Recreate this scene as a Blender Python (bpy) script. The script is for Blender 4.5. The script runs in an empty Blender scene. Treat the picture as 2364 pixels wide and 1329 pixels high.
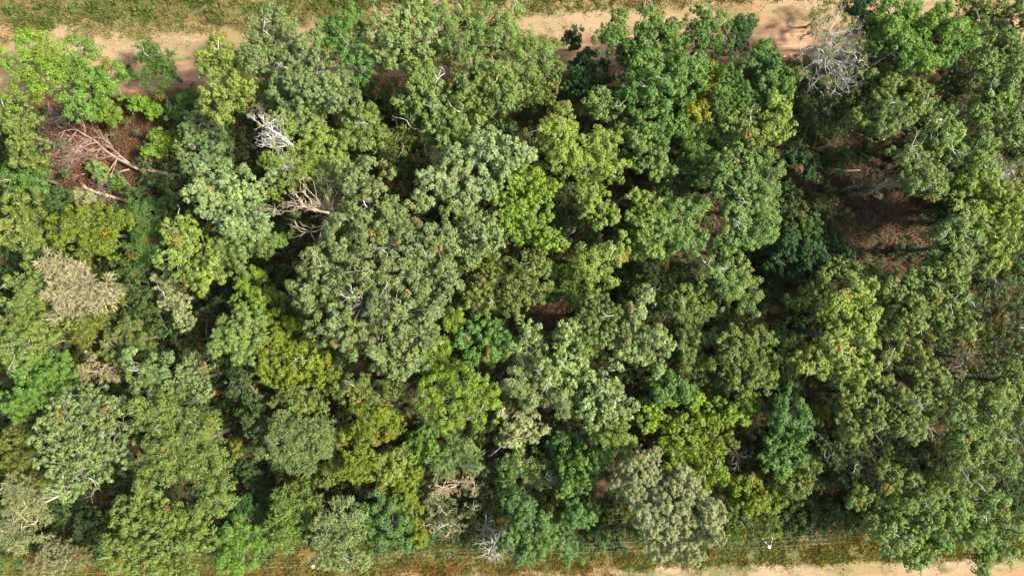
import bpy, math, random
import numpy as np

# ------------------------------------------------------------------ camera, sky, sun, exposure
SC = bpy.context.scene
COL = SC.collection
CAM_H = 94.6                       # a drone looking straight down
PXK = (36.0 / 24.0) / 2364.0       # metres per photo pixel per metre of distance

cam_data = bpy.data.cameras.new('camera')
cam_data.lens = 24.0
cam_data.sensor_width = 36.0
cam_data.clip_start = 0.5
cam_data.clip_end = 2000.0
cam = bpy.data.objects.new('camera', cam_data)
cam.location = (0, 0, CAM_H)
cam.rotation_euler = (0, 0, 0)
COL.objects.link(cam)
SC.camera = cam

SUN_EL, SUN_AZ = math.radians(47), math.radians(93)      # azimuth measured from +Y towards +X
world = bpy.data.worlds.new('World')
SC.world = world
world.use_nodes = True
wn = world.node_tree
bg = wn.nodes['Background']
sky = wn.nodes.new('ShaderNodeTexSky')
sky.sky_type = 'NISHITA'
sky.sun_disc = False
sky.dust_density = 3.0
sky.air_density = 0.9
sky.sun_elevation = SUN_EL
sky.sun_rotation = SUN_AZ
wn.links.new(sky.outputs[0], bg.inputs[0])
bg.inputs[1].default_value = 0.13

sd = bpy.data.lights.new('sun', 'SUN')
sd.energy = 4.6
sd.angle = math.radians(6)
sd.color = (1.0, 0.92, 0.78)
sun = bpy.data.objects.new('sun', sd)
# a sun lamp shines along its local -Z; tilt it so that +Z points to the sun
sun.rotation_euler = (math.pi / 2 - SUN_EL, 0, math.pi - SUN_AZ)
sun.location = (40, 30, 120)
COL.objects.link(sun)

SC.view_settings.view_transform = 'Standard'
SC.view_settings.look = 'None'
SC.view_settings.exposure = 1.46
SC.view_settings.gamma = 1.0
SC.view_settings.use_curve_mapping = False
SC.cycles.max_bounces = 6
SC.cycles.diffuse_bounces = 3
SC.cycles.transmission_bounces = 4
SC.cycles.transparent_max_bounces = 4

RNG = np.random.default_rng(7)
random.seed(7)


def at(px, py, z=0.0):
    """photo pixel at height z -> world x, y"""
    s = PXK * (CAM_H - z)
    return (px - 1182.0) * s, (664.5 - py) * s


# ------------------------------------------------------------------ materials
def new_mat(name):
    m = bpy.data.materials.new(name)
    m.use_nodes = True
    nt = m.node_tree
    for n in list(nt.nodes):
        nt.nodes.remove(n)
    return m, nt, nt.nodes, nt.links


def leaf_material():
    m, nt, N, L = new_mat('leaf')
    out = N.new('ShaderNodeOutputMaterial')
    oi = N.new('ShaderNodeObjectInfo')
    at_ = N.new('ShaderNodeAttribute'); at_.attribute_name = 'tint'
    sep = N.new('ShaderNodeSeparateColor')
    L.new(at_.outputs['Color'], sep.inputs[0])
    yel = N.new('ShaderNodeMix'); yel.data_type = 'RGBA'; yel.blend_type = 'MULTIPLY'
    yel.inputs['B'].default_value = (1.18, 1.08, 0.60, 1)
    L.new(oi.outputs['Color'], yel.inputs['A'])
    L.new(sep.outputs[1], yel.inputs['Factor'])
    rust = N.new('ShaderNodeMix'); rust.data_type = 'RGBA'
    rust.inputs['B'].default_value = (0.26, 0.095, 0.028, 1)
    L.new(yel.outputs['Result'], rust.inputs['A'])
    L.new(sep.outputs[2], rust.inputs['Factor'])
    br = N.new('ShaderNodeMix'); br.data_type = 'RGBA'; br.blend_type = 'MULTIPLY'
    br.inputs['Factor'].default_value = 1
    cmb = N.new('ShaderNodeCombineColor')
    for i in range(3):
        L.new(sep.outputs[0], cmb.inputs[i])
    L.new(rust.outputs['Result'], br.inputs['A'])
    L.new(cmb.outputs[0], br.inputs['B'])
    p = N.new('ShaderNodeBsdfPrincipled')
    p.inputs['Roughness'].default_value = 0.55
    p.inputs['Specular IOR Level'].default_value = 0.18
    L.new(br.outputs['Result'], p.inputs['Base Color'])
    t = N.new('ShaderNodeBsdfTranslucent')
    tm = N.new('ShaderNodeMix'); tm.data_type = 'RGBA'; tm.blend_type = 'MULTIPLY'
    tm.inputs['Factor'].default_value = 1
    tm.inputs['B'].default_value = (1.25, 1.3, 0.7, 1)
    L.new(br.outputs['Result'], tm.inputs['A'])
    L.new(tm.outputs['Result'], t.inputs['Color'])
    mx = N.new('ShaderNodeMixShader'); mx.inputs[0].default_value = 0.32
    L.new(p.outputs[0], mx.inputs[1]); L.new(t.outputs[0], mx.inputs[2])
    L.new(mx.outputs[0], out.inputs[0])
    return m


def bark_material(name, c1, c2, scale=3.0, rough=0.85):
    m, nt, N, L = new_mat(name)
    out = N.new('ShaderNodeOutputMaterial')
    p = N.new('ShaderNodeBsdfPrincipled')
    p.inputs['Roughness'].default_value = rough
    g = N.new('ShaderNodeNewGeometry')
    n1 = N.new('ShaderNodeTexNoise'); n1.inputs['Scale'].default_value = scale
    n1.inputs['Detail'].default_value = 5
    L.new(g.outputs['Position'], n1.inputs['Vector'])
    r = N.new('ShaderNodeValToRGB')
    r.color_ramp.elements[0].position = 0.32; r.color_ramp.elements[0].color = (*c1, 1)
    r.color_ramp.elements[1].position = 0.68; r.color_ramp.elements[1].color = (*c2, 1)
    L.new(n1.outputs['Fac'], r.inputs[0])
    L.new(r.outputs[0], p.inputs['Base Color'])
    b = N.new('ShaderNodeBump'); b.inputs['Strength'].default_value = 0.5
    b.inputs['Distance'].default_value = 0.03
    L.new(n1.outputs['Fac'], b.inputs['Height'])
    L.new(b.outputs[0], p.inputs['Normal'])
    L.new(p.outputs[0], out.inputs[0])
    return m


def ground_material(name, layers, fine=9.0, bump=0.06, tracks=None):
    """layers: first (colour), then (colour, noise scale, threshold, softness, stretch)"""
    m, nt, N, L = new_mat(name)
    out = N.new('ShaderNodeOutputMaterial')
    p = N.new('ShaderNodeBsdfPrincipled')
    p.inputs['Roughness'].default_value = 0.95
    p.inputs['Specular IOR Level'].default_value = 0.15
    g = N.new('ShaderNodeNewGeometry')
    cur = None
    for i, ly in enumerate(layers):
        if i == 0:
            rgb = N.new('ShaderNodeRGB'); rgb.outputs[0].default_value = (*ly[0], 1)
            cur = rgb.outputs[0]
            continue
        c, sc, th, soft, st = ly
        mp = N.new('ShaderNodeMapping')
        mp.inputs['Location'].default_value = (13.7 * i, 5.1 * i, 2.3 * i)
        mp.inputs['Scale'].default_value = (1.0 / st, 1, 1)
        mp.inputs['Rotation'].default_value = (0, 0, math.radians(3.2))
        L.new(g.outputs['Position'], mp.inputs['Vector'])
        n = N.new('ShaderNodeTexNoise'); n.inputs['Scale'].default_value = sc
        n.inputs['Detail'].default_value = 7; n.inputs['Roughness'].default_value = 0.62
        L.new(mp.outputs[0], n.inputs['Vector'])
        mr = N.new('ShaderNodeMapRange')
        mr.inputs['From Min'].default_value = th - soft
        mr.inputs['From Max'].default_value = th + soft
        L.new(n.outputs['Fac'], mr.inputs['Value'])
        mx = N.new('ShaderNodeMix'); mx.data_type = 'RGBA'
        L.new(mr.outputs[0], mx.inputs['Factor'])
        L.new(cur, mx.inputs['A'])
        mx.inputs['B'].default_value = (*c, 1)
        cur = mx.outputs['Result']
    if tracks:                                           # two packed wheel tracks along the lane
        nx, ny, c0, col = tracks
        dt = N.new('ShaderNodeVectorMath'); dt.operation = 'DOT_PRODUCT'
        dt.inputs[1].default_value = (nx, ny, 0)
        L.new(g.outputs['Position'], dt.inputs[0])
        wn_ = N.new('ShaderNodeTexNoise'); wn_.inputs['Scale'].default_value = 0.35
        L.new(g.outputs['Position'], wn_.inputs['Vector'])
        ad = N.new('ShaderNodeMath'); ad.operation = 'ADD'
        L.new(dt.outputs['Value'], ad.inputs[0]); L.new(wn_.outputs['Fac'], ad.inputs[1])
        sb = N.new('ShaderNodeMath'); sb.operation = 'SUBTRACT'; sb.inputs[1].default_value = c0 + 0.5
        L.new(ad.outputs[0], sb.inputs[0])
        ab = N.new('ShaderNodeMath'); ab.operation = 'ABSOLUTE'; L.new(sb.outputs[0], ab.inputs[0])
        s2 = N.new('ShaderNodeMath'); s2.operation = 'SUBTRACT'; s2.inputs[1].default_value = 0.82
        L.new(ab.outputs[0], s2.inputs[0])
        a2 = N.new('ShaderNodeMath'); a2.operation = 'ABSOLUTE'; L.new(s2.outputs[0], a2.inputs[0])
        mr2 = N.new('ShaderNodeMapRange')
        mr2.inputs['From Min'].default_value = 0.14; mr2.inputs['From Max'].default_value = 0.42
        mr2.inputs['To Min'].default_value = 0.75; mr2.inputs['To Max'].default_value = 0.0
        L.new(a2.outputs[0], mr2.inputs['Value'])
        mx = N.new('ShaderNodeMix'); mx.data_type = 'RGBA'
        L.new(mr2.outputs[0], mx.inputs['Factor']); L.new(cur, mx.inputs['A'])
        mx.inputs['B'].default_value = (*col, 1)
        cur = mx.outputs['Result']
    fn = N.new('ShaderNodeTexNoise'); fn.inputs['Scale'].default_value = fine
    fn.inputs['Detail'].default_value = 8; fn.inputs['Roughness'].default_value = 0.7
    L.new(g.outputs['Position'], fn.inputs['Vector'])
    mr = N.new('ShaderNodeMapRange')
    mr.inputs['From Min'].default_value = 0.3; mr.inputs['From Max'].default_value = 0.7
    mr.inputs['To Min'].default_value = 0.72; mr.inputs['To Max'].default_value = 1.22
    L.new(fn.outputs['Fac'], mr.inputs['Value'])
    vm = N.new('ShaderNodeVectorMath'); vm.operation = 'SCALE'
    L.new(cur, vm.inputs[0]); L.new(mr.outputs[0], vm.inputs['Scale'])
    L.new(vm.outputs[0], p.inputs['Base Color'])
    b = N.new('ShaderNodeBump'); b.inputs['Strength'].default_value = 0.8
    b.inputs['Distance'].default_value = bump
    L.new(fn.outputs['Fac'], b.inputs['Height'])
    L.new(b.outputs[0], p.inputs['Normal'])
    L.new(p.outputs[0], out.inputs[0])
    return m


def plain_material(name, c, rough=0.6, metal=0.0):
    m, nt, N, L = new_mat(name)
    out = N.new('ShaderNodeOutputMaterial')
    p = N.new('ShaderNodeBsdfPrincipled')
    p.inputs['Roughness'].default_value = rough
    p.inputs['Metallic'].default_value = metal
    n = N.new('ShaderNodeTexNoise'); n.inputs['Scale'].default_value = 12
    r = N.new('ShaderNodeValToRGB')
    r.color_ramp.elements[0].color = (*[v * 0.8 for v in c], 1)
    r.color_ramp.elements[1].color = (*[min(1, v * 1.1) for v in c], 1)
    L.new(n.outputs['Fac'], r.inputs[0]); L.new(r.outputs[0], p.inputs['Base Color'])
    L.new(p.outputs[0], out.inputs[0])
    return m


M_LEAF = leaf_material()
M_BARK = bark_material('bark_grey_brown', (0.07, 0.06, 0.05), (0.16, 0.14, 0.12))
M_PALE = bark_material('bark_pale', (0.34, 0.31, 0.29), (0.58, 0.55, 0.53))
M_DEAD = bark_material('bark_bleached', (0.32, 0.30, 0.26), (0.58, 0.55, 0.50))
M_DRYTW = bark_material('bark_dry_tan', (0.26, 0.20, 0.13), (0.46, 0.37, 0.26))
M_FALLEN = bark_material('bark_fallen', (0.17, 0.098, 0.078), (0.34, 0.235, 0.20), 2.0)
M_FLOOR = ground_material('forest_floor', [
    ((0.050, 0.034, 0.020),),
    ((0.100, 0.056, 0.030), 0.45, 0.54, 0.12, 1),
    ((0.035, 0.028, 0.016), 0.8, 0.55, 0.1, 1),
    ((0.05, 0.06, 0.022), 0.25, 0.6, 0.1, 1)], 7, 0.1)
DIRT = [
    ((0.250, 0.138, 0.072),),
    ((0.290, 0.176, 0.100), 0.5, 0.5, 0.2, 6),
    ((0.205, 0.112, 0.060), 0.9, 0.56, 0.08, 14),
    ((0.330, 0.215, 0.135), 1.6, 0.64, 0.05, 22)]
_a = np.array(at(430, 172)); _b = np.array(at(1820, 95)); _d = (_b - _a) / np.linalg.norm(_b - _a)
M_DIRT = ground_material('road_dirt', DIRT, 5, 0.05, (-_d[1], _d[0], float(np.dot((-_d[1], _d[0]), _a)), (0.345, 0.235, 0.150)))
M_SHOULDER = ground_material('road_shoulder', [
    ((0.265, 0.185, 0.112),),
    ((0.19, 0.145, 0.068), 0.30, 0.50, 0.10, 3),
    ((0.105, 0.110, 0.042), 0.55, 0.56, 0.07, 2),
    ((0.240, 0.130, 0.070), 0.35, 0.63, 0.05, 3)], 4, 0.08)
M_VERGE = ground_material('verge_soil', [
    ((0.135, 0.112, 0.046),),
    ((0.080, 0.092, 0.030), 0.22, 0.5, 0.1, 2),
    ((0.185, 0.095, 0.045), 0.3, 0.62, 0.06, 2)], 4, 0.1)
M_BANK = ground_material('bank_red_soil', [
    ((0.17, 0.07, 0.038),),
    ((0.23, 0.115, 0.065), 0.8, 0.5, 0.1, 2)], 5, 0.1)


# ------------------------------------------------------------------ mesh helpers
def link(o, parent=None):
    COL.objects.link(o)
    if parent is not None:
        o.parent = parent
    return o


def mesh_obj(name, verts, faces, mat, parent=None, smooth=False):
    me = bpy.data.meshes.new(name)
    me.from_pydata([tuple(v) for v in verts], [], faces)
    me.materials.append(mat)
    if smooth:
        me.polygons.foreach_set('use_smooth', np.ones(len(me.polygons), dtype=bool))
    return link(bpy.data.objects.new(name, me), parent)


def tri_obj(name, tris, tint, parent=None, colour=(1, 1, 1), mat=None):
    """tris (n,3,3) float, tint (n,3): one mesh of loose leaf faces"""
    n = len(tris)
    me = bpy.data.meshes.new(name)
    me.vertices.add(n * 3)
    me.vertices.foreach_set('co', tris.reshape(-1).astype(np.float32))
    me.loops.add(n * 3)
    me.loops.foreach_set('vertex_index', np.arange(n * 3, dtype=np.int32))
    me.polygons.add(n)
    me.polygons.foreach_set('loop_start', np.arange(0, n * 3, 3, dtype=np.int32))
    me.polygons.foreach_set('loop_total', np.full(n, 3, dtype=np.int32))
    a = me.attributes.new('tint', 'FLOAT_COLOR', 'FACE')
    c4 = np.ones((n, 4), dtype=np.float32); c4[:, :3] = tint
    a.data.foreach_set('color', c4.reshape(-1))
    me.update(calc_edges=True)
    me.materials.append(mat or M_LEAF)
    o = link(bpy.data.objects.new(name, me), parent)
    o.color = (*colour, 1)
    return o


class Tubes:
    def __init__(self):
        self.v, self.f = [], []

    def add(self, pts, radii, sides=5):
        pts = [np.asarray(p, float) for p in pts]
        base = len(self.v)
        n = len(pts)
        for i in range(n):
            d = pts[min(i + 1, n - 1)] - pts[max(i - 1, 0)]
            d = d / (np.linalg.norm(d) + 1e-9)
            h = np.array([0, 0, 1.0]) if abs(d[2]) < 0.9 else np.array([1.0, 0, 0])
            u = np.cross(d, h); u /= np.linalg.norm(u) + 1e-9
            w = np.cross(d, u)
            for k in range(sides):
                a = 2 * math.pi * k / sides
                self.v.append(pts[i] + (u * math.cos(a) + w * math.sin(a)) * radii[i])
        for i in range(n - 1):
            for k in range(sides):
                a = base + i * sides + k
                b = base + i * sides + (k + 1) % sides
                self.f.append((a, b, b + sides, a + sides))
        self.f.append(tuple(base + k for k in reversed(range(sides))))
        e = base + (n - 1) * sides
        self.f.append(tuple(e + k for k in range(sides)))

    def build(self, name, mat, parent=None):
        return mesh_obj(name, self.v, self.f, mat, parent, smooth=True)


def wander(p0, p1, n, amp, rng, sag=0.0):
    p0 = np.asarray(p0, float); p1 = np.asarray(p1, float)
    out = []
    for i in range(n + 1):
        t = i / n
        p = p0 + (p1 - p0) * t
        if 0 < i < n:
            p = p + rng.normal(0, amp, 3)
        p[2] += sag * 4 * t * (1 - t)
        out.append(p)
    return out


def unit(v):
    return v / (np.linalg.norm(v, axis=-1, keepdims=True) + 1e-9)


def fork(tb, p, d, length, rad, depth, rng, sides=4, spread=0.6, lift=0.12, kids=(2, 3)):
    """recursive bare branch"""
    p = np.asarray(p, float); d = unit(np.asarray(d, float))
    n = 3
    pts, rr = [p], [rad]
    q = p
    for i in range(n):
        d = unit(d + rng.normal(0, 0.22, 3) + np.array([0, 0, lift * 0.5]))
        q = q + d * length / n
        pts.append(q)
        rr.append(rad * (1 - 0.36 * (i + 1) / n) if depth > 0 else rad * (1 - 0.8 * (i + 1) / n))
    tb.add(pts, rr, sides)
    if depth > 0:
        for k in range(rng.integers(kids[0], kids[1] + 1)):
            j = rng.integers(1, n + 1) if k else n
            nd = unit(d + rng.normal(0, spread, 3) + np.array([0, 0, lift]))
            fork(tb, pts[j], nd, length * rng.uniform(0.5, 0.8), rr[j] * 0.9, depth - 1, rng,
                 max(3, sides - 1), spread, lift, kids)


# ------------------------------------------------------------------ foliage
STYLES = {
    # bough radius, puffs per bough, puff radius, leaves per puff, leaf length and width, spiky?, missing boughs
    'puff':    dict(rb=1.05, np_=9, rp=0.43, nl=36, ll=0.23, lw=0.18, spiky=0.0, gap=0.13),
    'big':     dict(rb=1.20, np_=10, rp=0.47, nl=38, ll=0.25, lw=0.19, spiky=0.0, gap=0.12),
    'fine':    dict(rb=0.85, np_=8, rp=0.34, nl=27, ll=0.19, lw=0.15, spiky=0.2, gap=0.05),
    'feather': dict(rb=0.95, np_=8, rp=0.50, nl=32, ll=0.36, lw=0.11, spiky=1.0, gap=0.10),
    'dense':   dict(rb=0.90, np_=9, rp=0.38, nl=30, ll=0.20, lw=0.17, spiky=0.2, gap=0.02),
    'sparse':  dict(rb=0.95, np_=6, rp=0.42, nl=18, ll=0.30, lw=0.09, spiky=1.0, gap=0.22),
    'bush':    dict(rb=0.70, np_=8, rp=0.34, nl=28, ll=0.23, lw=0.17, spiky=0.1, gap=0.06),
}
GOLD = math.pi * (3 - math.sqrt(5))


def dome_boughs(c, r, st, rng, low=-0.25):
    """bough centres spread over the dome of one lobe"""
    rx, ry, rz = r
    n = max(3, int(2.15 * (1 - low) / 1.25 * rx * ry / st['rb'] ** 2 * (0.5 + 0.5 * rz / math.sqrt(rx * ry))))
    i = np.arange(n)
    u = 1 - (i + 0.5) / n * (1 - low) + rng.normal(0, 0.05, n)
    u = np.clip(u, low, 1)
    ph = i * GOLD + rng.normal(0, 0.35, n) + rng.uniform(0, 6.28)
    a = rng.uniform(0, 6.28, 4)
    mod = 1 + 0.16 * np.sin(ph + a[3]) + 0.15 * np.sin(2 * ph + a[0]) + 0.13 * np.sin(3 * ph + a[1]) + 0.10 * np.sin(5 * ph + a[2])
    s = rng.uniform(0.66, 1.10, n)
    ce = np.sqrt(np.clip(1 - u * u, 0, 1))
    d = np.stack([ce * np.cos(ph), ce * np.sin(ph), u], 1)
    inset = np.array([max(0.25, rx - st['rb'] * 0.75), max(0.25, ry - st['rb'] * 0.75), max(0.25, rz - st['rb'] * 0.6)])
    pos = np.array(c) + d * inset * s[:, None] * np.stack([mod, mod, np.ones(n)], 1)
    pos[:, 2] += rng.normal(0, 0.35, n)
    rb = st['rb'] * rng.uniform(0.5, 1.3, n)
    keep = rng.uniform(0, 1, n) > st['gap']
    return pos[keep], rb[keep], d[keep]


def foliage(boughs, rb, dirs, st, rng, var=0.3, yel=0.25, rust=0.0, detail=1.0):
    nb = len(boughs)
    npf = np.maximum(3, (st['np_'] * (rb / st['rb']) ** 1.6).astype(int))
    bi = np.repeat(np.arange(nb), npf)
    P = len(bi)
    ax = unit(dirs * 0.55 + np.array([0, 0, 0.75]))
    v = unit(rng.normal(0, 1, (P, 3)) + ax[bi] * 1.05)
    pp = boughs[bi] + v * (rb[bi] * rng.uniform(0.55, 1.0, P))[:, None] * np.array([1.05, 1.05, 0.8])
    rp = st['rp'] * rng.uniform(0.65, 1.3, P)
    nl = np.maximum(6, (st['nl'] * detail * (rp / st['rp']) ** 1.5).astype(int))
    li = np.repeat(np.arange(P), nl)
    n = len(li)
    pax = unit(v + np.array([0, 0, 0.5]))
    ld = unit(rng.normal(0, 1, (n, 3)) + pax[li] * 0.75)
    sp = st['spiky']
    pos = pp[li] + ld * (rp[li] * rng.uniform(0.5 - 0.3 * sp, 1.0, n))[:, None]
    nrm = unit(rng.normal(0, 0.42, (n, 3)) + ld * 1.1 + np.array([0, 0, 0.35]))
    tang = unit(np.cross(nrm, rng.normal(0, 1, (n, 3))))
    fwd = np.where((rng.uniform(0, 1, n) < sp)[:, None], unit(ld + rng.normal(0, 0.4, (n, 3))), tang)
    side = unit(np.cross(fwd, nrm + rng.normal(0, 0.05, (n, 3))))
    ln = st['ll'] * rng.uniform(0.7, 1.35, n)
    wd = st['lw'] * rng.uniform(0.7, 1.3, n)
    tris = np.empty((n, 3, 3))
    tris[:, 0] = pos - fwd * (ln * 0.4)[:, None] - side * (wd * 0.5)[:, None]
    tris[:, 1] = pos - fwd * (ln * 0.3)[:, None] + side * (wd * 0.5)[:, None]
    tris[:, 2] = pos + fwd * (ln * 0.7)[:, None]
    tint = np.zeros((n, 3))
    b_b = rng.normal(0, 0.16, nb); b_p = rng.normal(0, 0.12, P)
    tint[:, 0] = np.clip(1 + var * (b_b[bi][li] + b_p[li] + rng.normal(0, 0.22, n)) * 1.6, 0.45, 1.8)
    yb = rng.uniform(0, 1.25, nb) ** 2; yp = rng.uniform(0, 1, P) ** 2
    tint[:, 1] = np.clip(yel * (yb[bi][li] * 0.9 + yp[li] * 0.9 + rng.normal(0, 0.15, n)), 0, 1)
    if rust > 0:
        rbm = (rng.uniform(0, 1, nb) < rust * 0.5)[bi][li] * 0.55 + (rng.uniform(0, 1, P) < rust * 0.6)[li] * 0.6
        tint[:, 2] = np.clip(rbm * rng.uniform(0.3, 1.2, n), 0, 1)
    return tris, tint


def tag(o, label, cat, group=None, kind=None):
    if label:
        o['label'] = label
    if cat:
        o['category'] = cat
    if group:
        o['group'] = group
    if kind:
        o['kind'] = kind
    return o


def empty(name, loc):
    o = bpy.data.objects.new(name, None)
    o.empty_display_size = 0.5
    o.location = loc
    COL.objects.link(o)
    return o


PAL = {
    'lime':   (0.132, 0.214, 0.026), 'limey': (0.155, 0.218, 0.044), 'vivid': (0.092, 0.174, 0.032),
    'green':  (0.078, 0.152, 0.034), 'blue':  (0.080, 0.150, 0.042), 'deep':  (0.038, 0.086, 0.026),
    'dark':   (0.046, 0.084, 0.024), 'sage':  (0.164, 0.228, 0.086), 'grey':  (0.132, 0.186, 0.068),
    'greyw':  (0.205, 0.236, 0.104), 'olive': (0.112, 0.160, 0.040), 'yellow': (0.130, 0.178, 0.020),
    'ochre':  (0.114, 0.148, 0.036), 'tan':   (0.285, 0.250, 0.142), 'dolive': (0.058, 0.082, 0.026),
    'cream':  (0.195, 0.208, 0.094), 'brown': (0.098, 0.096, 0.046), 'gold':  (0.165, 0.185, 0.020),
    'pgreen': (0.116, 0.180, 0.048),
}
ALL_LABELS = {}


def tree(label, style, col, h, lobes, tw=0, yel=0.25, var=0.3, rust=0.014, name='broadleaf_tree', cat='tree',
         bark=None, gap=None, detail=1.0, seed=None):
    """lobes: (px, py, rx, ry[, dz]) in photo pixels; h: height of the top in metres"""
    assert label not in ALL_LABELS, label
    ALL_LABELS[label] = 1
    rng = np.random.default_rng(abs(hash_str(label)) if seed is None else seed)
    st = dict(STYLES[style])
    if gap is not None:
        st['gap'] = gap
    f1, f2, f3 = rng.uniform(0.8, 1.28), rng.uniform(0.74, 1.34), rng.uniform(0.78, 1.42)
    st['rb'] *= f1; st['rp'] *= f2; st['ll'] *= f3 * rng.uniform(0.85, 1.15); st['lw'] *= f3
    st['nl'] = int(st['nl'] * min(1.15, f2 * f2 / (f3 * f3)) + 3)
    st['np_'] = max(5, int(round(st['np_'] * f1 * f1 / (f2 * f2))))
    bark = bark or M_BARK
    W = []
    for lb in lobes:
        px, py, rx, ry = lb[:4]
        dz = lb[4] if len(lb) > 4 else rng.uniform(-1.0, 0.4) * min(1, h / 9)
        zt = h + dz
        s = PXK * (CAM_H - zt * 0.85)
        rxm, rym = rx * s * 1.14, ry * s * 1.14
        rz = min(0.72 * math.sqrt(rxm * rym), zt * 0.55)
        cz = zt - rz
        x, y = at(px, py, cz + rz * 0.55)
        W.append((x, y, cz, rxm, rym, rz))
    wsum = sum(w[3] * w[4] for w in W)
    bx = sum(w[0] * w[3] * w[4] for w in W) / wsum
    by = sum(w[1] * w[3] * w[4] for w in W) / wsum
    root = empty(name, (bx, by, 0))
    tag(root, label, cat, None)
    B, R, D, B2 = [], [], [], []
    for (x, y, cz, rxm, rym, rz) in W:
        b, r, d = dome_boughs((x - bx, y - by, cz), (rxm, rym, rz), st, rng, -0.30 if h > 8 else -0.1)
        B.append(b); R.append(r); D.append(d)
        if h > 8.5:                                      # lower, inner boughs
            st2 = dict(st); st2['gap'] = 0.3; st2['rb'] = st['rb'] * 1.25
            b, r, d = dome_boughs((x - bx, y - by, cz - rz * 0.85), (rxm * 0.85, rym * 0.85, rz * 0.8), st2, rng, -0.1)
            B2.append((b, r * 0.85, d))
    B = np.concatenate(B); R = np.concatenate(R); D = np.concatenate(D)
    B[:, 2] = np.maximum(B[:, 2], R * 0.5)
    tris, tint = foliage(B, R, D, st, rng, var, yel, rust, detail)
    if B2:
        b2, r2, d2 = (np.concatenate(q) for q in zip(*B2))
        b2[:, 2] = np.maximum(b2[:, 2], r2 * 0.5)
        t2, c2 = foliage(b2, r2, d2, st, rng, var, yel, rust, detail * 0.55)
        tris = np.concatenate([tris, t2]); tint = np.concatenate([tint, c2])
    tris[:, :, 2] = np.maximum(tris[:, :, 2], 0.05)
    jitter = (1 + rng.normal(0, 0.06)) * (1 + rng.normal(0, 0.02, 3))
    tri_obj('crown', tris, tint, root, tuple(np.array(PAL[col]) * jitter))
    # trunk and limbs
    tb = Tubes()
    big = max(w[3] for w in W)
    r0 = 0.055 + 0.016 * h + 0.012 * big
    if bark is M_DRYTW:
        r0 *= 0.6
    low = min(w[2] for w in W)
    th = max(0.4, low * 0.75)
    tp = wander((0, 0, -0.15), (rng.normal(0, 0.2), rng.normal(0, 0.2), th), 4, 0.05 * min(1, h / 10), rng)
    tb.add(tp, [r0 * (1.25 - 0.16 * i) for i in range(5)], 7)
    top = tp[-1]
    nlimb = 0
    for (x, y, cz, rxm, rym, rz) in W:
        hub = np.array([x - bx, y - by, cz - rz * 0.25])
        if np.linalg.norm(hub - top) > 0.3:
            tb.add(wander(top, hub, 3, 0.15, rng, 0.2), [r0 * 0.66, r0 * 0.56, r0 * 0.46, r0 * 0.36], 5)
        dd = np.linalg.norm((B - hub)[:, :2], axis=1)
        idx = np.where(dd < max(rxm, rym) * 1.05)[0]
        rng.shuffle(idx)
        for j in idx[:max(4, int(len(idx) * 0.3))][:13]:
            p1 = B[j] + D[j] * R[j] * 0.35
            tb.add(wander(hub, p1, 3, 0.14, rng, 0.25), [r0 * 0.34, r0 * 0.25, r0 * 0.17, 0.02], 4)
            nlimb += 1
    tb.build('trunk', bark, root)
    # bare grey branches that poke out of the crown
    tw = int(round(tw * 0.65))
    if tw:
        order = np.argsort(-B[:, 2] + rng.uniform(0, 2.5, len(B)))[:max(tw, 1)]
        for j in order:
            t2 = Tubes()
            outd = unit(D[j] * np.array([1, 1, 0.35]) + rng.normal(0, 0.35, 3))
            p = B[j] + np.array([0, 0, R[j] * 0.25]) - outd * 0.5
            fork(t2, p, outd + np.array([0, 0, 0.35]), rng.uniform(0.9, 1.9), rng.uniform(0.035, 0.055),
                 2, rng, 4, 0.55, 0.12, (1, 3))
            t2.build('bare_branch', (M_PALE, M_PALE, M_DRYTW, M_BARK)[rng.integers(0, 4)], root)
    return root


def hash_str(s):
    v = 5381
    for ch in s:
        v = (v * 33 + ord(ch)) & 0x7fffffff
    return v


def dead_tree(label, col, h, px, py, r, bark, nb=9, depth=4, leaf=None, name='dead_tree', cat='dead tree',
              blen=None, rad=0.10, spread=0.55, lean=(0, 0), leafcol='tan', low=0.35, dirs=None, flat=0.35, kids=(2, 3)):
    assert label not in ALL_LABELS, label
    ALL_LABELS[label] = 1
    rng = np.random.default_rng(abs(hash_str(label)))
    s = PXK * (CAM_H - h * 0.85)
    rm = r * s
    x, y = at(px, py, h * 0.85)
    root = empty(name, (x, y, 0))
    tag(root, label, cat)
    tb = Tubes()
    hz = h * low
    tp = wander((0, 0, -0.15), (lean[0], lean[1], h * 0.84), 5, 0.08, rng)
    tb.add(tp, [0.05 + rad * (1.6 - 0.2 * i) for i in range(6)], 7)
    tb.build('trunk', bark, root)
    for k in range(nb):
        t = rng.uniform(0.45, 1.0)
        j = min(5, 2 + int(t * 3.2))
        p = tp[j]
        a = (dirs[k % len(dirs)] if dirs else k * GOLD) + rng.normal(0, 0.25)
        d = np.array([math.cos(a), math.sin(a), flat + rng.uniform(0, 0.5)])
        t2 = Tubes()
        fork(t2, p, d, rm * rng.uniform(0.36, 0.56) if blen is None else blen, rad * 0.6, depth, rng, 4, spread, 0.12, kids)
        t2.build('bough', bark, root)
    if leaf:
        st = STYLES['sparse']
        b, rr, d = dome_boughs((0, 0, h * 0.68), (rm, rm, h * 0.32), st, rng, 0.0)
        keep = rng.uniform(0, 1, len(b)) < leaf
        if keep.sum() > 2:
            tris, tint = foliage(b[keep], rr[keep], d[keep], st, rng, 0.35, 0.3, 0.05)
            tri_obj('crown', tris, tint, root, PAL[leafcol])
    return root


# ------------------------------------------------------------------ the setting: ground, roads, verges
def lane_y(x):          # centre line of the upper dirt road on the ground
    x0, y0 = at(430, 172); x1, y1 = at(1820, 95)
    return y0 + (x - x0) * (y1 - y0) / (x1 - x0)


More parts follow.
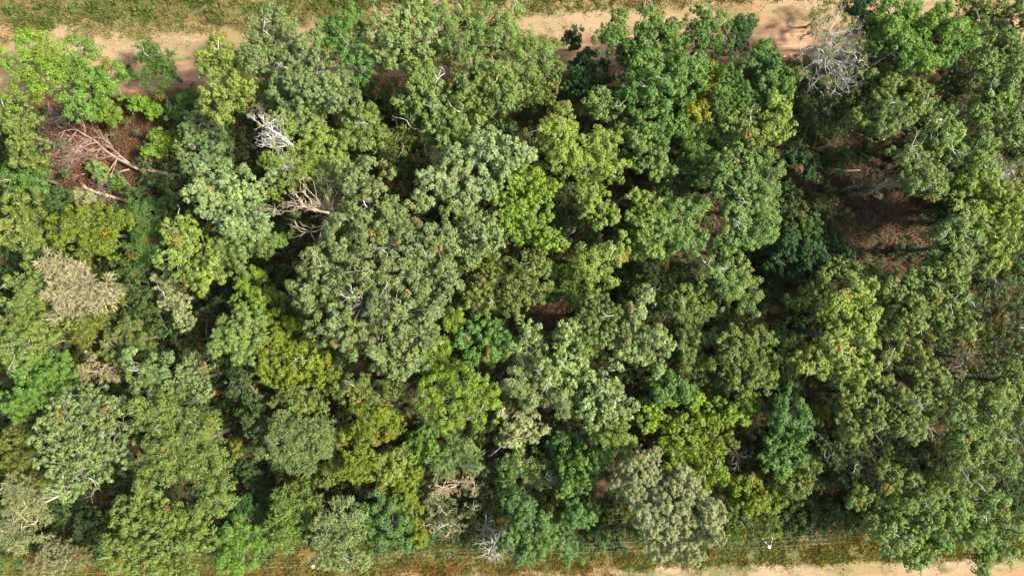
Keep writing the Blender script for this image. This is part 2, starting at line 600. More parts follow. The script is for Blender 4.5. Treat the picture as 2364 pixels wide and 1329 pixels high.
def low_y(x):           # upper edge of the lower dirt road
    x0, y0 = at(1400, 1338); x1, y1 = at(2364, 1308)
    return y0 + (x - x0) * (y1 - y0) / (x1 - x0)


def noise1(x, seed, sc):
    r = np.random.default_rng(seed)
    ph = r.uniform(0, 6.28, 6); fr = np.array([0.13, 0.31, 0.53, 0.97, 1.7, 2.9]) * sc
    am = np.array([1, 0.8, 0.6, 0.45, 0.35, 0.25])
    return (am * np.sin(np.outer(x, fr) + ph)).sum(1) / 2.0


def build_ground():
    c = np.concatenate([[-900, -500, -250, -150], np.arange(-110, 110.1, 1.6), [150, 250, 500, 900]])
    X, Y = np.meshgrid(c, c)
    rng = np.random.default_rng(3)
    Z = 0.12 * np.sin(X * 0.31 + 1) * np.cos(Y * 0.27) + 0.08 * np.sin(X * 0.9 + Y * 0.6) + rng.normal(0, 0.03, X.shape)
    up = lane_y(X) - Y; dn = Y - low_y(X)
    m = np.clip((up - 3.5) / 4.0, 0, 1) * np.clip((dn - 6.0) / 4.0, 0, 1)
    m *= np.clip((130 - np.maximum(abs(X), abs(Y))) / 20, 0, 1)
    Z = Z * m - 0.05 * m
    n = len(c)
    verts = np.stack([X, Y, Z], 2).reshape(-1, 3)
    faces = [(i * n + j, i * n + j + 1, (i + 1) * n + j + 1, (i + 1) * n + j) for i in range(n - 1) for j in range(n - 1)]
    o = mesh_obj('ground', verts, faces, M_FLOOR, smooth=True)
    o['kind'] = 'structure'


def strip(name, top, bot, z, mat, x0=-140, x1=140, step=0.5):
    xs = np.arange(x0, x1 + 0.01, step)
    a, b = top(xs), bot(xs)
    v, f = [], []
    rows = 5
    for i, x in enumerate(xs):
        for r in range(rows):
            t = r / (rows - 1)
            v.append((x, b[i] + (a[i] - b[i]) * t, z))
    for i in range(len(xs) - 1):
        for r in range(rows - 1):
            k = i * rows + r
            f.append((k, k + rows, k + rows + 1, k + 1))
    o = mesh_obj(name, v, f, mat)
    o['kind'] = 'structure'
    return o


build_ground()
strip('grass_verge', lambda x: lane_y(x) + 60, lambda x: lane_y(x) + 6.5 + 0.9 * noise1(x, 2, 1), 0.006, M_VERGE)
strip('road_shoulder', lambda x: lane_y(x) + 7.6 + 1.1 * noise1(x, 1, 1), lambda x: lane_y(x) + 1.0 + 0 * x, 0.012, M_SHOULDER)
strip('dirt_road', lambda x: lane_y(x) + 2.05 + 0.16 * noise1(x, 4, 1.3), lambda x: lane_y(x) - 2.0 + 0.2 * noise1(x, 5, 1.3), 0.018, M_DIRT)
strip('road_bank', lambda x: lane_y(x) - 1.6 + 0 * x, lambda x: lane_y(x) - 3.4 + 0.5 * noise1(x, 6, 1.2), 0.010, M_BANK)
strip('grass_verge', lambda x: low_y(x) + 6.0 + 0.8 * noise1(x, 8, 1), lambda x: low_y(x) + 1.0 + 0 * x, 0.006, M_VERGE)
strip('road_shoulder', lambda x: low_y(x) + 1.7 + 0.55 * noise1(x, 9, 1.2), lambda x: low_y(x) - 1.0 + 0 * x, 0.012, M_SHOULDER)
strip('dirt_road', lambda x: low_y(x) - 0.5 + 0.2 * noise1(x, 10, 1.2), lambda x: low_y(x) - 5.0 + 0.3 * noise1(x, 11, 1.2), 0.018, M_DIRT)
strip('grass_verge', lambda x: low_y(x) - 4.4 + 0 * x, lambda x: low_y(x) - 60, 0.010, M_VERGE)


# ------------------------------------------------------------------ the trees of the wood
T = tree
# --- upper left, by the road
T('bright lime green tree at the left edge just below the upper road', 'big', 'lime', 13,
  [(40, 130, 62, 55), (100, 118, 50, 45), (45, 190, 60, 45), (110, 175, 45, 45)], 1, 0.3)
T('vivid green tree right of the lime tree, over the upper road', 'puff', 'vivid', 11,
  [(180, 120, 38, 38), (190, 195, 60, 60), (245, 165, 42, 42), (170, 240, 38, 30)], 2, 0.35)
T('thin mid green tree standing alone on pale dirt of the road', 'feather', 'green', 9,
  [(345, 125, 42, 38), (360, 165, 42, 40)], 3, 0.3)
T('tall yellow-green tree of round clumps by the bare road patch', 'puff', 'limey', 14,
  [(495, 125, 40, 40), (530, 165, 50, 48), (505, 220, 48, 42), (555, 200, 34, 36), (515, 262, 24, 24)], 2, 0.4)
T('small dark green bush between vivid green tree and road', 'bush', 'deep', 4, [(283, 162, 22, 24)], name='bush', cat='bush')
T('lime sapling below the vivid green tree, above the fallen tree', 'bush', 'lime', 4.5, [(240, 255, 36, 28), (262, 275, 22, 18)], 1, 0.2, name='sapling')
T('lime shrub with spread leaves on the red bank', 'bush', 'lime', 4, [(312, 238, 32, 18), (350, 250, 28, 18)], 1, 0.2, name='shrub', cat='shrub')
T('bright lime bush on brown ground above the fallen trunk', 'bush', 'lime', 4, [(372, 325, 32, 30), (345, 350, 24, 20), (400, 318, 20, 22)], 0, 0.2, name='bush', cat='bush')
T('small green bush below the red bank beside yellow-green tree', 'bush', 'green', 5, [(430, 232, 34, 28), (405, 262, 24, 22)], 0, 0.3, name='bush', cat='bush')
T('dull blue-green tree beside the fallen trunk, right of lime bush', 'fine', 'grey', 9, [(455, 285, 48, 46), (440, 345, 42, 44), (490, 350, 45, 40)], 3, 0.15)
T('dark olive tree on the left edge left of the fallen tree crown', 'big', 'olive', 11, [(25, 275, 46, 42), (45, 335, 46, 45)], 1, 0.3, 0.3)
T('dark green tree with gaps left of the fallen tree branches', 'puff', 'green', 9, [(80, 400, 34, 42), (35, 410, 46, 44)], 1, 0.25)
T('dark green bush below the fallen tree twigs', 'bush', 'dark', 5, [(125, 458, 40, 24), (75, 460, 40, 32)], 0, 0.4, name='bush', cat='bush')
T('small feathery green sapling growing through the fallen tree', 'bush', 'pgreen', 3.5, [(210, 385, 14, 16), (228, 405, 16, 14)], name='sapling')
T('small bright green bush beside the broken log', 'bush', 'vivid', 2.5, [(270, 418, 22, 16)], name='bush', cat='bush')
T('pale yellow shrub at the broken end of the log', 'bush', 'cream', 4, [(185, 458, 28, 20)], 1, 0.4, name='shrub', cat='shrub')
T('dark teal sapling at the foot of the pale sage tree', 'bush', 'blue', 5, [(350, 478, 36, 26), (390, 462, 26, 20)], name='sapling')
# --- upper middle
T('grey-green tree on the road edge right of the yellow-green tree', 'fine', 'grey', 15,
  [(600, 75, 45, 42), (635, 40, 40, 32), (590, 125, 40, 40), (640, 105, 40, 38)], 3, 0.35)
T('broad grey-green tree left of the hidden road bend, many clumps', 'puff', 'grey', 16,
  [(690, 95, 58, 48), (660, 160, 58, 50), (740, 150, 58, 50), (700, 205, 60, 46), (770, 210, 50, 45)], 6, 0.3)
T('dark green tree at the top beside the orange earth patch', 'puff', 'green', 15,
  [(780, 55, 45, 38), (750, 90, 40, 38), (820, 110, 42, 42), (825, 160, 38, 38)], 2, 0.2)
T('tall grey-green tree reaching the top edge right of orange earth', 'puff', 'grey', 16,
  [(930, 40, 42, 34), (900, 95, 46, 44), (965, 85, 48, 44), (890, 60, 40, 30), (870, 135, 40, 30, -4), (930, 135, 44, 32, -4), (990, 130, 40, 32, -4)], 2, 0.35)
T('light green tree filling the top edge left of centre', 'puff', 'pgreen', 16,
  [(1010, 30, 50, 36), (1075, 40, 50, 40), (1130, 65, 52, 46), (1060, 95, 46, 36), (1160, 30, 40, 34), (1015, 85, 44, 36, -3), (1050, 125, 44, 30, -4), (1110, 115, 46, 32, -4), (1165, 105, 40, 32, -4)], 4, 0.35)
T('light yellow-green tree spilling onto the upper road shoulder', 'puff', 'pgreen', 14,
  [(1195, 80, 40, 42), (1235, 120, 42, 44), (1190, 150, 46, 44)], 1, 0.4)
T('olive speckled tree at the road edge beside dark shrub', 'fine', 'olive', 12,
  [(1270, 105, 34, 38), (1265, 160, 44, 46), (1240, 205, 40, 36)], 1, 0.4, 0.35)
T('pale yellow-green tree of round clumps below the top centre', 'big', 'pgreen', 15,
  [(970, 175, 52, 46), (960, 225, 52, 44), (1020, 215, 44, 40)], 3, 0.45)
T('yellow-green tree with bare grey limbs right of orange soil gap', 'puff', 'pgreen', 16,
  [(1085, 170, 52, 44), (1140, 175, 46, 42), (1110, 225, 55, 42), (1175, 215, 40, 40)], 6, 0.45)
T('sparse tree with rusty leaves over orange soil gap', 'sparse', 'ochre', 8, [(905, 175, 40, 45), (895, 225, 40, 36)], 2, 0.4, rust=0.5)
T('yellow-green tree with forked grey limbs above the sage crown', 'puff', 'pgreen', 15,
  [(1010, 262, 46, 36), (1070, 280, 54, 50), (1050, 320, 36, 26), (1000, 240, 36, 30)], 5, 0.45)
T('olive round crowned tree left of the dry feathery tree', 'puff', 'olive', 13,
  [(830, 265, 46, 38), (800, 300, 40, 36), (850, 310, 42, 36)], 4, 0.35)
T('light green tree directly above the bleached dead limbs', 'puff', 'pgreen', 13,
  [(690, 250, 44, 36), (720, 290, 44, 36), (660, 285, 36, 32)], 4, 0.4)
T('dry tan-green feathery tree with bare twigs in a dark gap', 'sparse', 'ochre', 12,
  [(945, 290, 44, 34), (985, 305, 40, 36), (920, 320, 36, 30)], 5, 0.3, 0.4)
T('olive-lime tree right of the bleached dead limbs', 'puff', 'limey', 13,
  [(740, 345, 46, 40), (700, 365, 40, 38), (780, 330, 36, 32), (760, 385, 40, 30)], 2, 0.35)
T('lime clumped tree between dead limbs and bare twiggy tree', 'puff', 'limey', 11, [(655, 410, 44, 40), (625, 375, 30, 26)], 1, 0.4)
T('dark green low tree with a rusty shoulder beside the grey giant', 'fine', 'dark', 9, [(895, 365, 34, 34), (905, 405, 28, 28)], 0, 0.2, rust=0.3)
T('lime strip of young leaves beside the yellow-green road tree', 'bush', 'lime', 9, [(608, 175, 18, 30), (630, 215, 18, 28)], 0, 0.2, name='sapling')
T('grey-tan twiggy shrub above the bleached dead limbs', 'sparse', 'tan', 9, [(600, 215, 28, 26), (590, 250, 28, 26)], 3, 0.1, name='shrub', cat='shrub')
# --- centre: giant grey tree and neighbours
T('giant grey-green tree with silvery limbs at the heart of the wood', 'big', 'grey', 19,
  [(840, 405, 58, 44, -1.5), (845, 465, 78, 56, -0.8), (915, 500, 60, 50, -0.8), (810, 545, 80, 58, 0),
   (930, 575, 78, 60, 0.3), (1000, 560, 58, 58, -0.6), (850, 625, 92, 66, 0.8), (740, 620, 62, 56, -0.6),
   (720, 670, 62, 50, -1.0), (960, 655, 70, 56, 0.2), (830, 700, 84, 56, 0.3), (920, 725, 82, 56, 0.2),
   (780, 765, 66, 48, -0.8), (870, 800, 72, 48, -0.8), (960, 785, 56, 48, -1.2), (905, 845, 54, 34, -1.8),
   (1020, 640, 36, 40, -2)], 30, 0.38, 0.35)
T('pale sage tree with white-tipped leaves left of the bare twiggy tree', 'puff', 'sage', 17,
  [(490, 405, 52, 42), (545, 430, 60, 50), (500, 465, 56, 42), (580, 490, 48, 46), (545, 515, 50, 40), (455, 440, 34, 26)], 2, 0.2, 0.35)
T('yellow-green speckled tree below left of the pale sage tree', 'puff', 'limey', 15,
  [(410, 530, 40, 42), (400, 590, 38, 42), (455, 570, 46, 48), (450, 635, 46, 42), (490, 610, 38, 40)], 3, 0.35, 0.4)
T('sage-lime tree tucked below the pale sage crown', 'puff', 'pgreen', 15,
  [(560, 580, 44, 40), (600, 555, 40, 40), (525, 590, 36, 36)], 1, 0.3, 0.35)
T('small lime tree left of the grey giant, beneath the sage trees', 'puff', 'lime', 12, [(575, 650, 42, 38), (605, 690, 40, 34), (560, 690, 34, 30)], 2, 0.3)
T('mid green tree with yellow rims in the left middle ground', 'puff', 'pgreen', 14,
  [(520, 765, 44, 42), (575, 750, 40, 40), (560, 800, 44, 38), (500, 795, 34, 30)], 3, 0.4)
T('olive yellow tree with mottled leaves below left of the grey giant', 'dense', 'yellow', 12,
  [(640, 760, 46, 40), (620, 820, 50, 44), (690, 830, 52, 44), (650, 860, 50, 34), (730, 860, 40, 32)], 3, 0.3, 0.35)
T('dark green hidden tree between the grey giant and olive yellow tree', 'fine', 'dark', 9, [(640, 710, 38, 34), (690, 740, 30, 30)], 1, 0.2)
T('pale grey-sage tree with glittering leaves above centre', 'puff', 'sage', 17,
  [(985, 415, 48, 42), (1040, 385, 46, 42), (1090, 370, 44, 40), (1150, 330, 52, 42), (1195, 355, 40, 38), (1110, 420, 46, 38), (1050, 440, 44, 34), (1160, 385, 36, 30)], 2, 0.2, 0.4)
T('grey-olive tree of small leaves right of the grey giant', 'fine', 'sage', 15,
  [(1060, 480, 40, 36), (1100, 510, 42, 42), (1090, 565, 46, 40), (1130, 545, 30, 34)], 2, 0.25, 0.4)
T('bright lime tree between small-leaved grey tree and centre gap', 'puff', 'lime', 15,
  [(1215, 410, 44, 34), (1190, 465, 44, 46), (1250, 450, 42, 44), (1225, 520, 56, 46), (1270, 545, 34, 32), (1180, 525, 34, 32)], 3, 0.4)
T('olive ochre tree with autumn tints right of the grey giant', 'fine', 'ochre', 12,
  [(1100, 625, 46, 40), (1145, 645, 44, 42), (1110, 685, 46, 36), (1165, 690, 34, 34)], 3, 0.35, 0.4, rust=0.05)
T('olive tree below the bright lime tree near the dark hole', 'fine', 'olive', 13,
  [(1230, 600, 46, 36), (1200, 640, 40, 38), (1235, 675, 40, 36), (1190, 690, 32, 36)], 2, 0.4, 0.4)
T('lone round bright green bush right beside the dark hole', 'bush', 'vivid', 8, [(1300, 640, 34, 36), (1310, 680, 36, 28), (1275, 670, 24, 24)], 0, 0.2, name='bush', cat='bush')
T('blue-green leafy tree at lower right foot of the grey giant', 'puff', 'green', 12,
  [(1120, 760, 42, 36), (1155, 790, 40, 38), (1110, 815, 44, 36), (1080, 770, 28, 28)], 1, 0.25)
T('lime young tree pressed against the right of the grey giant', 'puff', 'lime', 12, [(1010, 800, 40, 36), (1045, 740, 26, 26), (985, 840, 34, 26), (1035, 850, 26, 22)], 1, 0.3)
# --- right of centre (where the plot is)
T('large lime tree of round clumps right of the pale grey-sage tree', 'puff', 'limey', 16,
  [(1300, 262, 46, 36), (1275, 310, 44, 42), (1320, 330, 44, 42), (1385, 320, 44, 36), (1400, 370, 44, 42), (1350, 395, 44, 40), (1300, 370, 36, 32)], 4, 0.4)
T('lime tree below the large lime tree, left of the olive twigs', 'puff', 'limey', 14, [(1375, 445, 44, 36), (1390, 490, 42, 40), (1350, 470, 32, 34)], 2, 0.35)
T('grey-green clumpy tree between large lime tree and dark bush', 'puff', 'pgreen', 13, [(1395, 235, 38, 34), (1425, 265, 30, 30)], 2, 0.3)
T('brown-olive feathery shrub in the gap left of the lime tree', 'sparse', 'dolive', 8, [(1310, 490, 28, 40), (1330, 530, 30, 28)], 2, 0.2, name='shrub', cat='shrub')
T('dark green round shrub on the upper road edge', 'bush', 'deep', 5, [(1318, 95, 24, 22), (1335, 82, 14, 14)], name='shrub', cat='shrub')
T('dark green bushy tree below the road dirt near top centre', 'bush', 'deep', 9, [(1355, 150, 38, 34), (1375, 195, 36, 36), (1340, 190, 34, 34)], 0, 0.2)
T('sea-green spreading tree over the road right of dark shrub', 'puff', 'green', 14,
  [(1430, 60, 34, 32), (1470, 85, 44, 36), (1410, 95, 38, 30), (1505, 45, 30, 34), (1530, 80, 38, 32), (1560, 65, 30, 28), (1440, 118, 34, 26, -4), (1500, 115, 36, 26, -4), (1565, 105, 36, 26, -4)], 3, 0.3)
T('bright mid green round tree over the road, top right of centre', 'fine', 'green', 13, [(1620, 45, 40, 34), (1655, 65, 34, 36), (1610, 85, 34, 28), (1630, 105, 36, 26, -4), (1675, 105, 26, 22, -4)], 0, 0.3)
T('dark green bush against the smooth road, right of round tree', 'bush', 'deep', 8, [(1705, 70, 36, 30), (1722, 55, 26, 24), (1700, 98, 24, 20)], 0, 0.2, name='bush', cat='bush')
T('green tree of many small puffs below the sea-green road tree', 'puff', 'green', 15,
  [(1495, 155, 44, 38), (1550, 150, 46, 38), (1600, 170, 40, 42), (1470, 205, 40, 36), (1520, 205, 40, 34)], 3, 0.3)
T('dark sea-green tree of small puffs left of the golden leaves', 'puff', 'green', 14,
  [(1485, 255, 42, 36), (1545, 255, 46, 42), (1590, 225, 40, 36), (1530, 300, 42, 34), (1580, 290, 36, 32)], 1, 0.3)
T('golden yellow leaved small tree amid green puffs', 'bush', 'gold', 13.5, [(1632, 215, 26, 32), (1610, 255, 28, 26), (1648, 175, 18, 24)], 0, 0.3, 0.4)
T('dull green tree right of the golden tree', 'fine', 'green', 14, [(1690, 165, 42, 38), (1715, 210, 42, 42), (1675, 225, 34, 34)], 2, 0.35)
T('olive green tree with white forked branch right of golden tree', 'puff', 'olive', 13, [(1700, 270, 40, 34), (1725, 310, 40, 34), (1690, 310, 34, 28)], 6, 0.3)
T('small yellowish green tree below the dark sea-green puffs', 'puff', 'green', 12, [(1605, 315, 32, 32), (1625, 345, 26, 26)], 0, 0.5)
T('lime-green tree with silver twig below sea-green puffs', 'puff', 'pgreen', 14, [(1480, 315, 36, 32), (1510, 350, 44, 40), (1535, 390, 36, 30)], 3, 0.4)
T('teal green low tree between lime tree and sage clumps', 'fine', 'blue', 10, [(1650, 345, 30, 26), (1600, 385, 40, 32), (1560, 430, 40, 34)], 0, 0.25)
T('pale sea-green tree of rounded clumps above the rusty soil gap', 'puff', 'pgreen', 15,
  [(1670, 385, 46, 36), (1720, 375, 40, 40), (1690, 430, 46, 36), (1740, 430, 36, 40)], 4, 0.15)
T('yellow-green tree left of the rusty soil gap', 'puff', 'limey', 14, [(1490, 460, 40, 34), (1510, 500, 42, 34), (1475, 500, 34, 34), (1495, 555, 44, 36)], 5, 0.35)
T('sea-green tree bearing white elbow branch at the rusty soil gap', 'puff', 'pgreen', 14,
  [(1575, 490, 40, 34), (1620, 480, 36, 32), (1560, 540, 42, 36), (1610, 545, 38, 30), (1535, 520, 30, 30)], 5, 0.2)
T('pale sea-green tree right of the rusty soil gap', 'puff', 'pgreen', 14,
  [(1700, 500, 38, 34), (1735, 485, 32, 36), (1690, 555, 44, 34), (1735, 545, 34, 34)], 5, 0.2)
T('sea-green tree below the shaded soil gap with a bare snag', 'puff', 'pgreen', 13,
  [(1650, 640, 40, 34), (1695, 615, 38, 32), (1730, 660, 30, 40), (1680, 660, 36, 28), (1735, 710, 26, 34)], 3, 0.25)
T('dark green hidden tree left of the shaded soil gap', 'fine', 'dark', 9, [(1530, 610, 44, 36), (1590, 620, 36, 34), (1510, 660, 40, 36)], 2, 0.3)
T('olive tree with fine bare branches below the shaded gap', 'puff', 'olive', 12, [(1580, 695, 42, 34), (1630, 705, 40, 32), (1600, 730, 40, 26), (1560, 715, 30, 28)], 6, 0.35)
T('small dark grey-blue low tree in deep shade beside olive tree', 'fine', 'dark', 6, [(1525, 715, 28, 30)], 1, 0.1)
T('pale yellow-green tree left of the yellow-green gap tree', 'puff', 'limey', 14,
  [(1360, 590, 34, 30), (1400, 600, 40, 38), (1385, 640, 40, 32), (1430, 575, 28, 36)], 2, 0.3, 0.35)
T('bright green tree hugging the smooth road bend at right', 'puff', 'green', 14, [(1775, 130, 30, 36), (1800, 175, 42, 38), (1770, 190, 30, 34), (1825, 200, 24, 24)], 1, 0.35)
T('yellow-green tree right of the white forked branch', 'puff', 'limey', 14, [(1790, 245, 40, 36), (1810, 290, 32, 34), (1775, 315, 36, 36), (1780, 270, 30, 30)], 3, 0.4)
T('pale green narrow tree left of the brown clearing', 'puff', 'pgreen', 15, [(1780, 425, 24, 34), (1775, 470, 30, 40), (1775, 525, 28, 38), (1780, 390, 20, 24)], 1, 0.3)
# --- right
T('brown-olive see-through bush on the road right of smooth dirt', 'sparse', 'ochre', 5, [(1885, 40, 34, 34), (1900, 15, 34, 24), (1870, 75, 22, 20)], 3, 0.2, rust=0.15, name='bush', cat='bush')
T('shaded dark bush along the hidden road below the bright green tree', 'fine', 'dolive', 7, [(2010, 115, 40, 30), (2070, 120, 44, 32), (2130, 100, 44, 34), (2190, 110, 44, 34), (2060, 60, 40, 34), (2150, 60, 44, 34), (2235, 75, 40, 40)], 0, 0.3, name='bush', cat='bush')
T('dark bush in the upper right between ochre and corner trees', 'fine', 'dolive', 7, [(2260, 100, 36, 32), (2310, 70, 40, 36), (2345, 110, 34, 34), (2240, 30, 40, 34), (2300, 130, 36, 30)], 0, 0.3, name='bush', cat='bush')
T('deep green tree at the top edge left of the bright green tree', 'dense', 'deep', 13, [(2000, 30, 44, 38), (2030, 70, 38, 36), (1975, 15, 28, 24)], 0, 0.1)
T('large bright green tree on the top edge at right', 'big', 'vivid', 17,
  [(2070, 25, 48, 40), (2130, 45, 54, 44), (2195, 50, 48, 46), (2100, 90, 52, 40), (2165, 105, 54, 40), (2215, 90, 30, 34), (2060, 75, 44, 34), (2140, 145, 38, 26)], 2, 0.45)
T('light olive-green tree below the large bright green tree', 'puff', 'pgreen', 16,
  [(2060, 175, 44, 32), (2095, 205, 46, 40), (2130, 215, 36, 36), (2045, 235, 34, 36), (2090, 255, 46, 36), (2015, 275, 34, 36), (2050, 290, 26, 22)], 9, 0.4)
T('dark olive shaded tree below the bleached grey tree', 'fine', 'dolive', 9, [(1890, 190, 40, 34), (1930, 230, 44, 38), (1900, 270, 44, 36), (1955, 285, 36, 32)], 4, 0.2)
T('olive ochre tree at the top right edge with dark limbs', 'fine', 'ochre', 12, [(2260, 30, 38, 34), (2300, 25, 38, 32), (2255, 70, 26, 22)], 2, 0.4)
T('dark brown-olive tree in shade below the bright green tree', 'fine', 'dolive', 9, [(2215, 150, 40, 36), (2240, 200, 40, 38), (2200, 205, 36, 36)], 1, 0.3)
T('green clumpy tree on the right edge below the ochre tree', 'puff', 'pgreen', 15, [(2320, 95, 40, 36), (2345, 130, 34, 38), (2290, 150, 36, 34), (2330, 175, 40, 34)], 6, 0.35)
T('dark green tree in the upper right corner', 'fine', 'dark', 13, [(2345, 30, 34, 36), (2350, 68, 26, 24)], 1, 0.2)
T('yellow-green tree with bare twigs at the right edge', 'puff', 'pgreen', 14, [(2300, 225, 40, 34), (2340, 235, 34, 34), (2270, 250, 30, 28)], 5, 0.4)
T('green tree with white twigs right of the light olive tree', 'puff', 'pgreen', 14, [(2180, 275, 34, 30), (2195, 310, 38, 32), (2210, 345, 36, 30), (2170, 330, 26, 26)], 6, 0.35)
T('small yellow-green round tree near the right edge', 'puff', 'pgreen', 13, [(2280, 300, 34, 34), (2275, 330, 26, 20)], 2, 0.4)
T('narrow green tree touching the right edge beside round tree', 'puff', 'pgreen', 13, [(2345, 300, 28, 36)], 1, 0.4)
T('tan twiggy tree between green clumps near the right edge', 'sparse', 'tan', 10, [(2225, 255, 28, 26)], 3, 0.1)
T('mid green tree right above the brown clearing', 'puff', 'pgreen', 14, [(2120, 370, 44, 32), (2150, 405, 42, 34), (2090, 350, 34, 24), (2165, 440, 40, 30), (2130, 430, 30, 26)], 6, 0.35)
T('lime-green clumped tree right of the mid green clearing tree', 'puff', 'limey', 14, [(2270, 385, 38, 30), (2295, 410, 34, 28), (2240, 420, 34, 26)], 3, 0.3)
T('green tree with silver twigs right of the brown clearing', 'puff', 'pgreen', 15, [(2215, 530, 38, 34), (2240, 570, 42, 36), (2200, 575, 36, 36), (2225, 605, 34, 24)], 6, 0.25)
T('tall yellow-green tree along the right edge at mid height', 'puff', 'limey', 15, [(2290, 470, 44, 36), (2345, 450, 34, 36), (2250, 500, 36, 30), (2250, 450, 40, 34, -5), (2300, 480, 44, 36, -5), (2345, 470, 36, 36, -5), (2330, 490, 38, 36), (2285, 525, 42, 36), (2325, 555, 40, 38), (2300, 600, 36, 28), (2240, 485, 34, 26)], 5, 0.4)  # lowered lobes are added under the crown to keep sun off the clearing
T('dark shaded tree at the right rim of the brown clearing', 'fine', 'dark', 9.5, [(2195, 470, 38, 32), (2225, 500, 44, 36), (2210, 440, 40, 30)], 2, 0.3)
T('low dark leafy plants on the brown clearing floor, lower side', 'bush', 'dark', 2.2, [(2085, 578, 28, 14), (2125, 592, 26, 14)], 0, 0.4, name='low_plants', cat='plants')
T('deep green bush in shade above the brown clearing, left side', 'bush', 'deep', 6, [(1845, 350, 34, 30), (1865, 390, 32, 28), (1830, 385, 26, 26)], 0, 0.1, name='bush', cat='bush')
T('tiny teal sapling on the shaded forest floor', 'bush', 'blue', 2.5, [(1921, 348, 16, 14)], name='sapling')
T('yellowish dark green bush left of the brown clearing', 'bush', 'dark', 6, [(1835, 475, 36, 32), (1870, 510, 36, 32), (1830, 530, 30, 28)], 0, 0.5, name='bush', cat='bush')
T('large deep green bush below left of the brown clearing', 'bush', 'deep', 8, [(1810, 570, 34, 34), (1850, 565, 42, 34), (1885, 590, 38, 32), (1830, 620, 44, 32), (1880, 625, 34, 26), (1965, 590, 26, 20)], 0, 0.1, name='bush', cat='bush')
T('dark olive tree below the large deep green bush', 'fine', 'olive', 11, [(1900, 640, 38, 32), (1955, 620, 44, 28), (1870, 690, 46, 38), (1915, 700, 40, 36), (2020, 630, 34, 26)], 3, 0.4, 0.35)
T('tall pale lime tree standing out of shade at right', 'puff', 'limey', 17,
  [(1985, 665, 40, 34), (2000, 715, 36, 38), (1935, 705, 30, 28), (1945, 755, 42, 36), (1985, 770, 36, 34), (1880, 835, 38, 32), (1920, 850, 44, 36), (1975, 845, 44, 34), (1930, 800, 36, 32), (2010, 850, 26, 28)], 6, 0.35)
T('khaki tree with pale limbs below the brown clearing', 'puff', 'olive', 16,
  [(2075, 665, 40, 32), (2130, 660, 40, 34), (2185, 625, 44, 36), (2105, 710, 42, 36), (2170, 690, 48, 38), (2220, 680, 38, 36), (2190, 740, 46, 36), (2235, 755, 34, 34), (2120, 740, 34, 28)], 12, 0.35)
T('olive tree below the khaki tree, right of the tall pale lime tree', 'puff', 'olive', 14, [(2070, 790, 40, 34), (2110, 820, 44, 36), (2065, 840, 38, 34), (2145, 855, 34, 28)], 5, 0.4)
T('tan twiggy small tree in shade right of the olive tree', 'sparse', 'tan', 10, [(2245, 820, 30, 28), (2230, 845, 28, 24)], 4, 0.1)
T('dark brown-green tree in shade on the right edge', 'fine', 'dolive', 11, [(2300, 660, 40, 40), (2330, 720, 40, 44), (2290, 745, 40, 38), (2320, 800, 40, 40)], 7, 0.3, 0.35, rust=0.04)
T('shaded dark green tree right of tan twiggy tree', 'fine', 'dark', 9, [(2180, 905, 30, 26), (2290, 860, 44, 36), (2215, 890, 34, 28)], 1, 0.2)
# --- lower right
T('olive tree full of pale bare twigs in the lower right', 'puff', 'olive', 15,
  [(1975, 905, 40, 34), (1990, 960, 44, 38), (2045, 905, 44, 36), (2090, 930, 48, 40), (2140, 925, 44, 40), (2060, 975, 48, 36), (2120, 985, 46, 36), (1985, 1000, 34, 22), (2160, 880, 30, 28)], 18, 0.35)
T('yellow-olive tree of big clumps on the lower right edge', 'puff', 'olive', 16,
  [(2250, 910, 44, 38), (2300, 945, 44, 44), (2235, 975, 42, 40), (2290, 1010, 48, 44), (2240, 1045, 42, 42), (2300, 1070, 46, 44), (2250, 1110, 46, 42), (2310, 910, 40, 34)], 14, 0.38)
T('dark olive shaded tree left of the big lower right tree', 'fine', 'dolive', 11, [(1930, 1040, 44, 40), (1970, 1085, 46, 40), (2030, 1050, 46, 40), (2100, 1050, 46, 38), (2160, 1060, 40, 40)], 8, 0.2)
T('yellow-green tree with white elbow twigs above the lower road', 'puff', 'olive', 14,
  [(2065, 1105, 36, 34), (2100, 1150, 46, 40), (2150, 1140, 42, 38), (2180, 1110, 36, 34), (2000, 1150, 40, 36)], 8, 0.38)
T('green tree hanging over the lower road at right', 'puff', 'pgreen', 13,
  [(2050, 1215, 44, 36), (2090, 1250, 46, 36), (2140, 1210, 44, 36), (2170, 1260, 46, 34), (2130, 1290, 34, 26)], 8, 0.4)
T('green tree in the lower right corner over the lower road', 'puff', 'pgreen', 14,
  [(2230, 1180, 44, 38), (2280, 1160, 44, 40), (2220, 1240, 44, 34), (2280, 1220, 44, 40), (2340, 1230, 40, 40), (2300, 1275, 40, 30), (2280, 1310, 30, 20)], 8, 0.4)
T('dark green tree at the right edge above the corner tree', 'fine', 'dark', 12, [(2345, 1010, 28, 40), (2345, 1080, 26, 40), (2340, 1150, 30, 34)], 3, 0.3)
T('olive fine-leaved tree high on the right edge of lower half', 'puff', 'olive', 13, [(2345, 910, 30, 40), (2350, 860, 22, 30)], 2, 0.3)
T('green low tree on the grass right of yellow lime clump', 'fine', 'olive', 10, [(1850, 1105, 38, 34), (1875, 1075, 26, 24), (1840, 1140, 30, 26)], 2, 0.45)
T('dark green bush at the wood edge above the right pole', 'bush', 'dark', 6, [(1840, 1190, 38, 34), (1885, 1205, 34, 28)], 0, 0.35, name='bush', cat='bush')
T('blue-green leafy tree left of the dark lower right shade', 'puff', 'blue', 12, [(1835, 945, 38, 30), (1850, 985, 36, 32), (1815, 975, 26, 26)], 0, 0.3)
